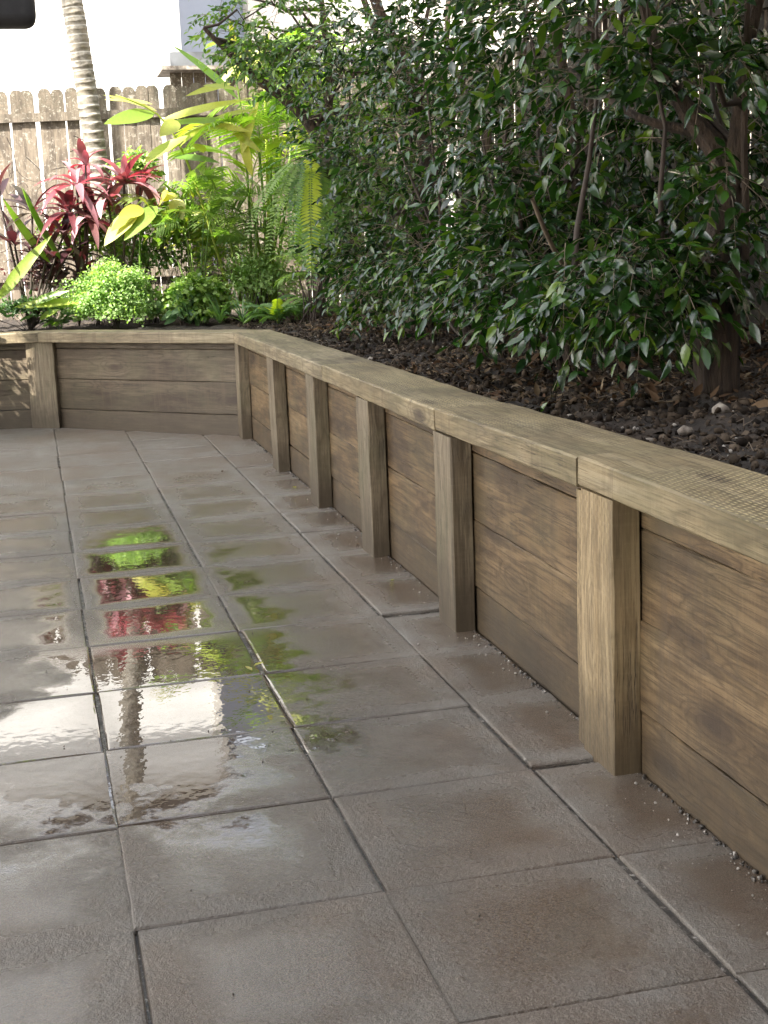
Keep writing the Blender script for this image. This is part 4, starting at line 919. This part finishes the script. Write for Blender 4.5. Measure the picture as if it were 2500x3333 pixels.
# ------------------------------------------------------------------ fences
def picket_mesh(w_, h, mat, t=.014, ear=.026):
    pr = [(-w_/2, 0), (w_/2, 0), (w_/2, h-ear*1.6), (w_/2-ear*.55, h-ear*.5), (w_/2-ear*1.2, h), (-w_/2+ear*1.2, h), (-w_/2+ear*.55, h-ear*.5), (-w_/2, h-ear*1.6)]
    n = len(pr); V = [(x, -t/2, z) for x, z in pr]+[(x, t/2, z) for x, z in pr]
    F = [tuple(range(n)), tuple(range(2*n-1, n-1, -1))]+[(i, i+n, (i+1) % n+n, (i+1) % n) for i in range(n)]
    return pymesh('picket', V, F, mat)
def fence(name, label, A, B, topz, pitch, w_, gap_rows, h, base, rails, side, postev, mat=None):
    mat = mat or M['fence']
    A = np.array(A); B = np.array(B); d = B-A; L = np.linalg.norm(d); d /= L; ang = math.atan2(d[1], d[0]); nrm = np.array([-d[1], d[0]])*side
    root = empty(name, (A[0], A[1], base)); root.rotation_euler = (0, 0, ang); tag(root, label, 'fence')
    pm = [picket_mesh(w_*f, h+dh, mat) for f, dh in ((1, 0), (.97, .012), (1.02, -.008), (.95, .006), (1.0, .018))]
    x = 0
    while x < L:
        o = bpy.data.objects.new('picket', random.choice(pm)); COL.objects.link(o); o.parent = root; o.location = (x, 0, rng.normal(0, .006)); o.rotation_euler = (rng.normal(0, .004), rng.normal(0, .007), rng.normal(0, .02)); x += pitch+rng.normal(0, .002)
    for rz in rails:
        V = []
        sy = -.007-.045 if side < 0 else .007
        bx = [(0, sy, rz), (L, sy, rz), (L, sy+.045, rz), (0, sy+.045, rz), (0, sy, rz+.072), (L, sy, rz+.072), (L, sy+.045, rz+.072), (0, sy+.045, rz+.072)]
        o = bpy.data.objects.new('rail', pymesh('rail', bx, [(0, 3, 2, 1), (4, 5, 6, 7), (0, 1, 5, 4), (1, 2, 6, 5), (2, 3, 7, 6), (3, 0, 4, 7)], mat)); COL.objects.link(o); o.parent = root
    x = .6
    while x < L:
        y0, y1 = (-.145, -.0525) if side < 0 else (.0525, .145)
        bx = [(x, y0, 0), (x+.09, y0, 0), (x+.09, y1, 0), (x, y1, 0), (x, y0, h-.12), (x+.09, y0, h-.12), (x+.09, y1, h-.12), (x, y1, h-.12)]
        o = bpy.data.objects.new('fence_post', pymesh('fence_post', bx, [(0, 3, 2, 1), (4, 5, 6, 7), (0, 1, 5, 4), (1, 2, 6, 5), (2, 3, 7, 6), (3, 0, 4, 7)], mat)); COL.objects.link(o); o.parent = root; x += postev
    return root
FD = np.array([.972, -.235]); F0 = np.array([.6, 10.0])
A = F0-FD*4.2; B = F0+FD*3.05
h = 2.04; base = .63
fence('back_fence', 'weathered dog-eared timber fence at the back with bright gaps between the palings', A, B, 2.66, .121, .1135, 0, h, base, [2.405-base-.0, 1.05-base], -1, 20)
fence('side_fence', 'tall shaded paling fence along the side behind the row of shrubs', (3.62, 9.15), (3.62, -3.0), 2.7, .1205, .108, 0, 2.1, .60, [1.75, .55], -1, 30, M['shadefence'])

# ------------------------------------------------------------------ buildings round about
def boxobj(name, x0, x1, y0, y1, z0, z1, mat, parent=None):
    V = [(x0, y0, z0), (x1, y0, z0), (x1, y1, z0), (x0, y1, z0), (x0, y0, z1), (x1, y0, z1), (x1, y1, z1), (x0, y1, z1)]
    return link(name, pymesh(name, V, [(0, 3, 2, 1), (4, 5, 6, 7), (0, 1, 5, 4), (1, 2, 6, 5), (2, 3, 7, 6), (3, 0, 4, 7)], mat), parent)
bc = at(372, 100, 14.0)
wb = empty('white_brick_building', (bc[0]-5, 17, 0)); tag(wb, 'sunlit white painted brick building rising beyond the back fence', 'building')
boxobj('wall', -9, bc[0], 14.0, 22, -.05, 5.6, M['brick'], wb); boxobj('roof', -9.4, bc[0]+.4, 13.6, 22.4, 5.61, 5.8, M['roof'], wb)
boxobj('corner_trim', bc[0]+.002, bc[0]+.10, 13.97, 14.1, -.05, 5.59, M['render'], wb)
bw = empty('shade_toned_building', (bc[0]+3, 19, 0)); tag(bw, 'rendered building half hidden behind the spreading tree, its shade coloured blue grey', 'building')
boxobj('wall', bc[0]+.12, bc[0]+1.0, 15.0, 24, -.05, 5.3, M['shadewall'], bw); boxobj('wall', bc[0]+1.003, 14, 14.6, 24, -.05, 5.2, M['render'], bw)
# lean-to with metal gutter box above the fence
g0 = at(366, 112, 11.2); g1 = at(500, 145, 11.2); shd = empty('neighbour_lean_to', (g0[0]+1, 11.6, 0)); tag(shd, "neighbour's lean-to with grey metal box gutter and stained boards above the fence", 'shed')
boxobj('gutter_box', g0[0], g0[0]+2.4, 11.2, 11.6, g1[2], g0[2], M['metal'], shd)
l0 = at(350, 151, 11.1); boxobj('fascia', l0[0], l0[0]+2.6, 11.08, 11.7, l0[2], l0[2]+.035, M['stone'], shd)
for k in range(20):
    x0 = l0[0]+.09+k*.115
    V = [(x0, 11.3, l0[2]-.9), (x0+.107, 11.3, l0[2]-.9), (x0+.107, 11.3, l0[2]-.003), (x0, 11.3, l0[2]-.003)]
    boxobj('board', x0, x0+.108, 11.28+.004*(k % 2), 11.30+.004*(k % 2), l0[2]-1.5, l0[2]-.003, M['fence'], shd)
# neighbour on the right
nr_ = empty('peach_building', (8, 4, 0)); tag(nr_, 'sunlit peach rendered building glimpsed through the shrubs beyond the side fence', 'building')
boxobj('wall', 5.6, 9, -6, 12.5, -.05, 5.2, M['peach'], nr_); boxobj('roof', 5.2, 9.4, -6.4, 12.9, 5.21, 5.4, M['roof'], nr_)
# unseen house added to shade the patio: raised left wing, rear wing, verandah roof
ho = empty('added_house', (-6, 0, 0)); tag(ho, 'unseen house on stilts left of the patio, added to shade the pavers', 'house')
boxobj('shade_storey', -5.35, -3.3, -14, 5.62, 3.3, 9.3, M['render'], ho)
for yy in (-13.8, -10, -6.5, -3, .5, 4.9):
    for xx in (-5.2, -3.6): boxobj('shade_stilt', xx, xx+.14, yy, yy+.14, -.05, 3.299, M['timberdark'], ho)
boxobj('roof', -5.4, -3.1, -14.4, 5.66, 9.31, 9.5, M['roof'], ho)
boxobj('wall', -3.29, 5.2, -14, -4.6, -.05, 6.5, M['timberdark'], ho); boxobj('shade_roof', -3.29, 3.5, -4.59, -1.5, 2.65, 2.8, M['roof'], ho)
# black awning at top left
ac = at(0, 0, 3.6); 
def rbox(name, x0, x1, y0, y1, z0, z1, r, mat, parent):
    import bmesh
    bm = bmesh.new(); bmesh.ops.create_cube(bm, size=1)
    for v in bm.verts: v.co = ((x0+x1)/2+v.co.x*(x1-x0), (y0+y1)/2+v.co.y*(y1-y0), (z0+z1)/2+v.co.z*(z1-z0))
    bmesh.ops.bevel(bm, geom=list(bm.edges), offset=r, segments=4, profile=.5, affect='EDGES'); me = bpy.data.meshes.new(name); bm.to_mesh(me); bm.free()
    me.polygons.foreach_set('use_smooth', [True]*len(me.polygons)); return link(name, me, parent, mat)
a0 = at(80, 62, 3.6)
aw = empty('black_umbrella', (-1.6, 3.6, 0)); tag(aw, 'corner of a black canvas patio umbrella hanging in at the top left', 'umbrella')
rbox('canopy', -2.9, a0[0], 3.5, 3.66, a0[2], a0[2]+.30, .045, M['black'], aw)
V, F = tube([(-1.6, 3.58, 0), (-1.6, 3.58, a0[2]+.1)], .024, 10); link('pole', npmesh('pole', V, F, True, None, M['black']), aw)
rbox('base', -1.85, -1.35, 3.33, 3.83, 0.002, .06, .01, M['black'], aw)

# ------------------------------------------------------------------ small things
# stones and half brick by the trunk
for k, (px, py, Y, s_, lab) in enumerate([(1635, 778, 2.75, .075, 'pale flat stone block beside the thick trunk, at the right edge')]):
    p = at(px, py, Y); rt = rbox('stone_block', p[0]-.10, p[0]+.10, p[1]-.05, p[1]+.05, p[2]-.025, p[2]+.02, .01, M['stone'], None); tag(rt, lab, 'stone')
x, y = garden_pts(14000, xr=(1.45, 3.4)); n = len(x); d = rng.normal(0, 1, (n, 3)); d[:, 2] *= .5; nn = rng.normal(0, .7, (n, 3)); nn[:, 2] += .8
o = scatter('mulch_shreds', [leafgeo(1, .35, fold=.4, bend=.2), leafgeo(1, .2, fold=-.3, bend=-.3), leafgeo(1, .6, fold=.2, bend=.4)], x, y, soil_at(x, y)+.006, rng.uniform(.01, .04, n), M['mulch'], frames(d, nn))
tag(o, 'shredded dark mulch and torn bark covering the bed', 'mulch', kind='stuff')
for k, (px, py, s_, lab) in enumerate([(1230, 888, .022, 'pale knobbly stone in the soil nearest the left of the cap boards'), (1315, 860+40, .016, 'small pale stone between the cap and the thick trunk'), (1480, 925, .030, 'largest pale stone in the soil below the thick trunk'), (1400, 942, .02, 'grey stone close to the cap edge'), (1560, 905, .035, 'brownish stone at the foot of the leaf litter at the right'), (800, 770, .03, 'pale stone on the soil beside the yellow cap board')]):
    d_ = cf+cr*((px*1.50693-1250)/4442.24)-cu*((py*1.50693-1666.5)/4442.24); t = (.70-CAM[2])/d_.z; p = np.array(CAM)+np.array(d_)*t
    V, F = blob(); o = link('stone', npmesh('stone', V*s_, F, False, None, M['stone'])); o.location = (p[0], p[1], float(soil_at(p[0], p[1]))+s_*.3); tag(o, lab, 'stone', 'pale stones in the soil')
# grit and crumbs swept along the wall
n = 480; y = rng.uniform(-1.2, 6.5, n); x = fx(y)+.06-np.abs(rng.normal(0, .10, n))**1.3
on = np.ones(n, bool)
for py_ in PY: on &= ~((y > py_-.01) & (y < py_+.21) & (x > fx(y)-.006))
x, y = x[on], y[on]; sc = .0012+.0045*rng.random(len(x))**5
o = scatter('grit_crumbs', [blob() for _ in range(4)], x, y, sc*.5+.001, sc, M['grit']); tag(o, 'pale crumbs of grit strewn on the pavers along the timber wall', 'grit', kind='stuff')
n = 420; x = rng.uniform(-1, 1.1, n); y = rng.uniform(-1, 7, n); sc = .001+.0022*rng.random(n)**3
o = scatter('fine_debris', [blob() for _ in range(3)], x, y, sc*.4+.001, sc, M['darktwig']); tag(o, 'tiny dark bits of debris scattered over the wet pavers', 'debris', kind='stuff')
ys = rng.uniform(-1.2, 6.6, 700); ys2 = fx(ys)+.0665-np.abs(rng.normal(0, .007, 700)); sc = .003+.006*rng.random(700)**2
o = scatter('mortar_spill', [blob() for _ in range(4)], ys2, ys, sc*.1, sc, M['joint']); tag(o, 'dark gritty sand filling the foot of the timber wall', 'grit', kind='stuff')
FL = [(845, 1252, 'yellow'), (545, 1448, 'yellow'), (548, 1435+3, 'yellow'), (640, 1052, 'yellow'), (318, 1000, 'litter'), (480, 1020, 'litter'), (345, 1170, 'litter'), (770, 1175, 'litter')]
labs = ['small yellow leaf lying on the pavers next to the fourth post', 'curled yellow leaf on the wet pavers near the puddle', 'second yellow leaf touching the puddle edge', 'small yellow leaf at the foot of the far posts', 'dry leaf on the pavers near the far wall', 'dry leaf in the middle of the far pavers', 'dry leaf on the paver joint above the puddle', 'dry leaf beside the third post']
for (px, py, mt), lab in zip(FL, labs):
    d_ = cf+cr*((px*1.50693-1250)/4442.24)-cu*((py*1.50693-1666.5)/4442.24); t = (.004-CAM[2])/d_.z; p = np.array(CAM)+np.array(d_)*t
    V, F = leafgeo(.035, .016, fold=.5, bend=-.2); o = link('fallen_leaf', npmesh('fallen_leaf', V, F, True, None, M[mt])); o.location = p; o.rotation_euler = (0, 0, rng.uniform(0, 6)); tag(o, lab, 'leaf', 'leaves fallen on the pavers')
print('objects', len(bpy.data.objects), 'tris', sum(len(o.data.polygons) for o in bpy.data.objects if o.type == 'MESH'))
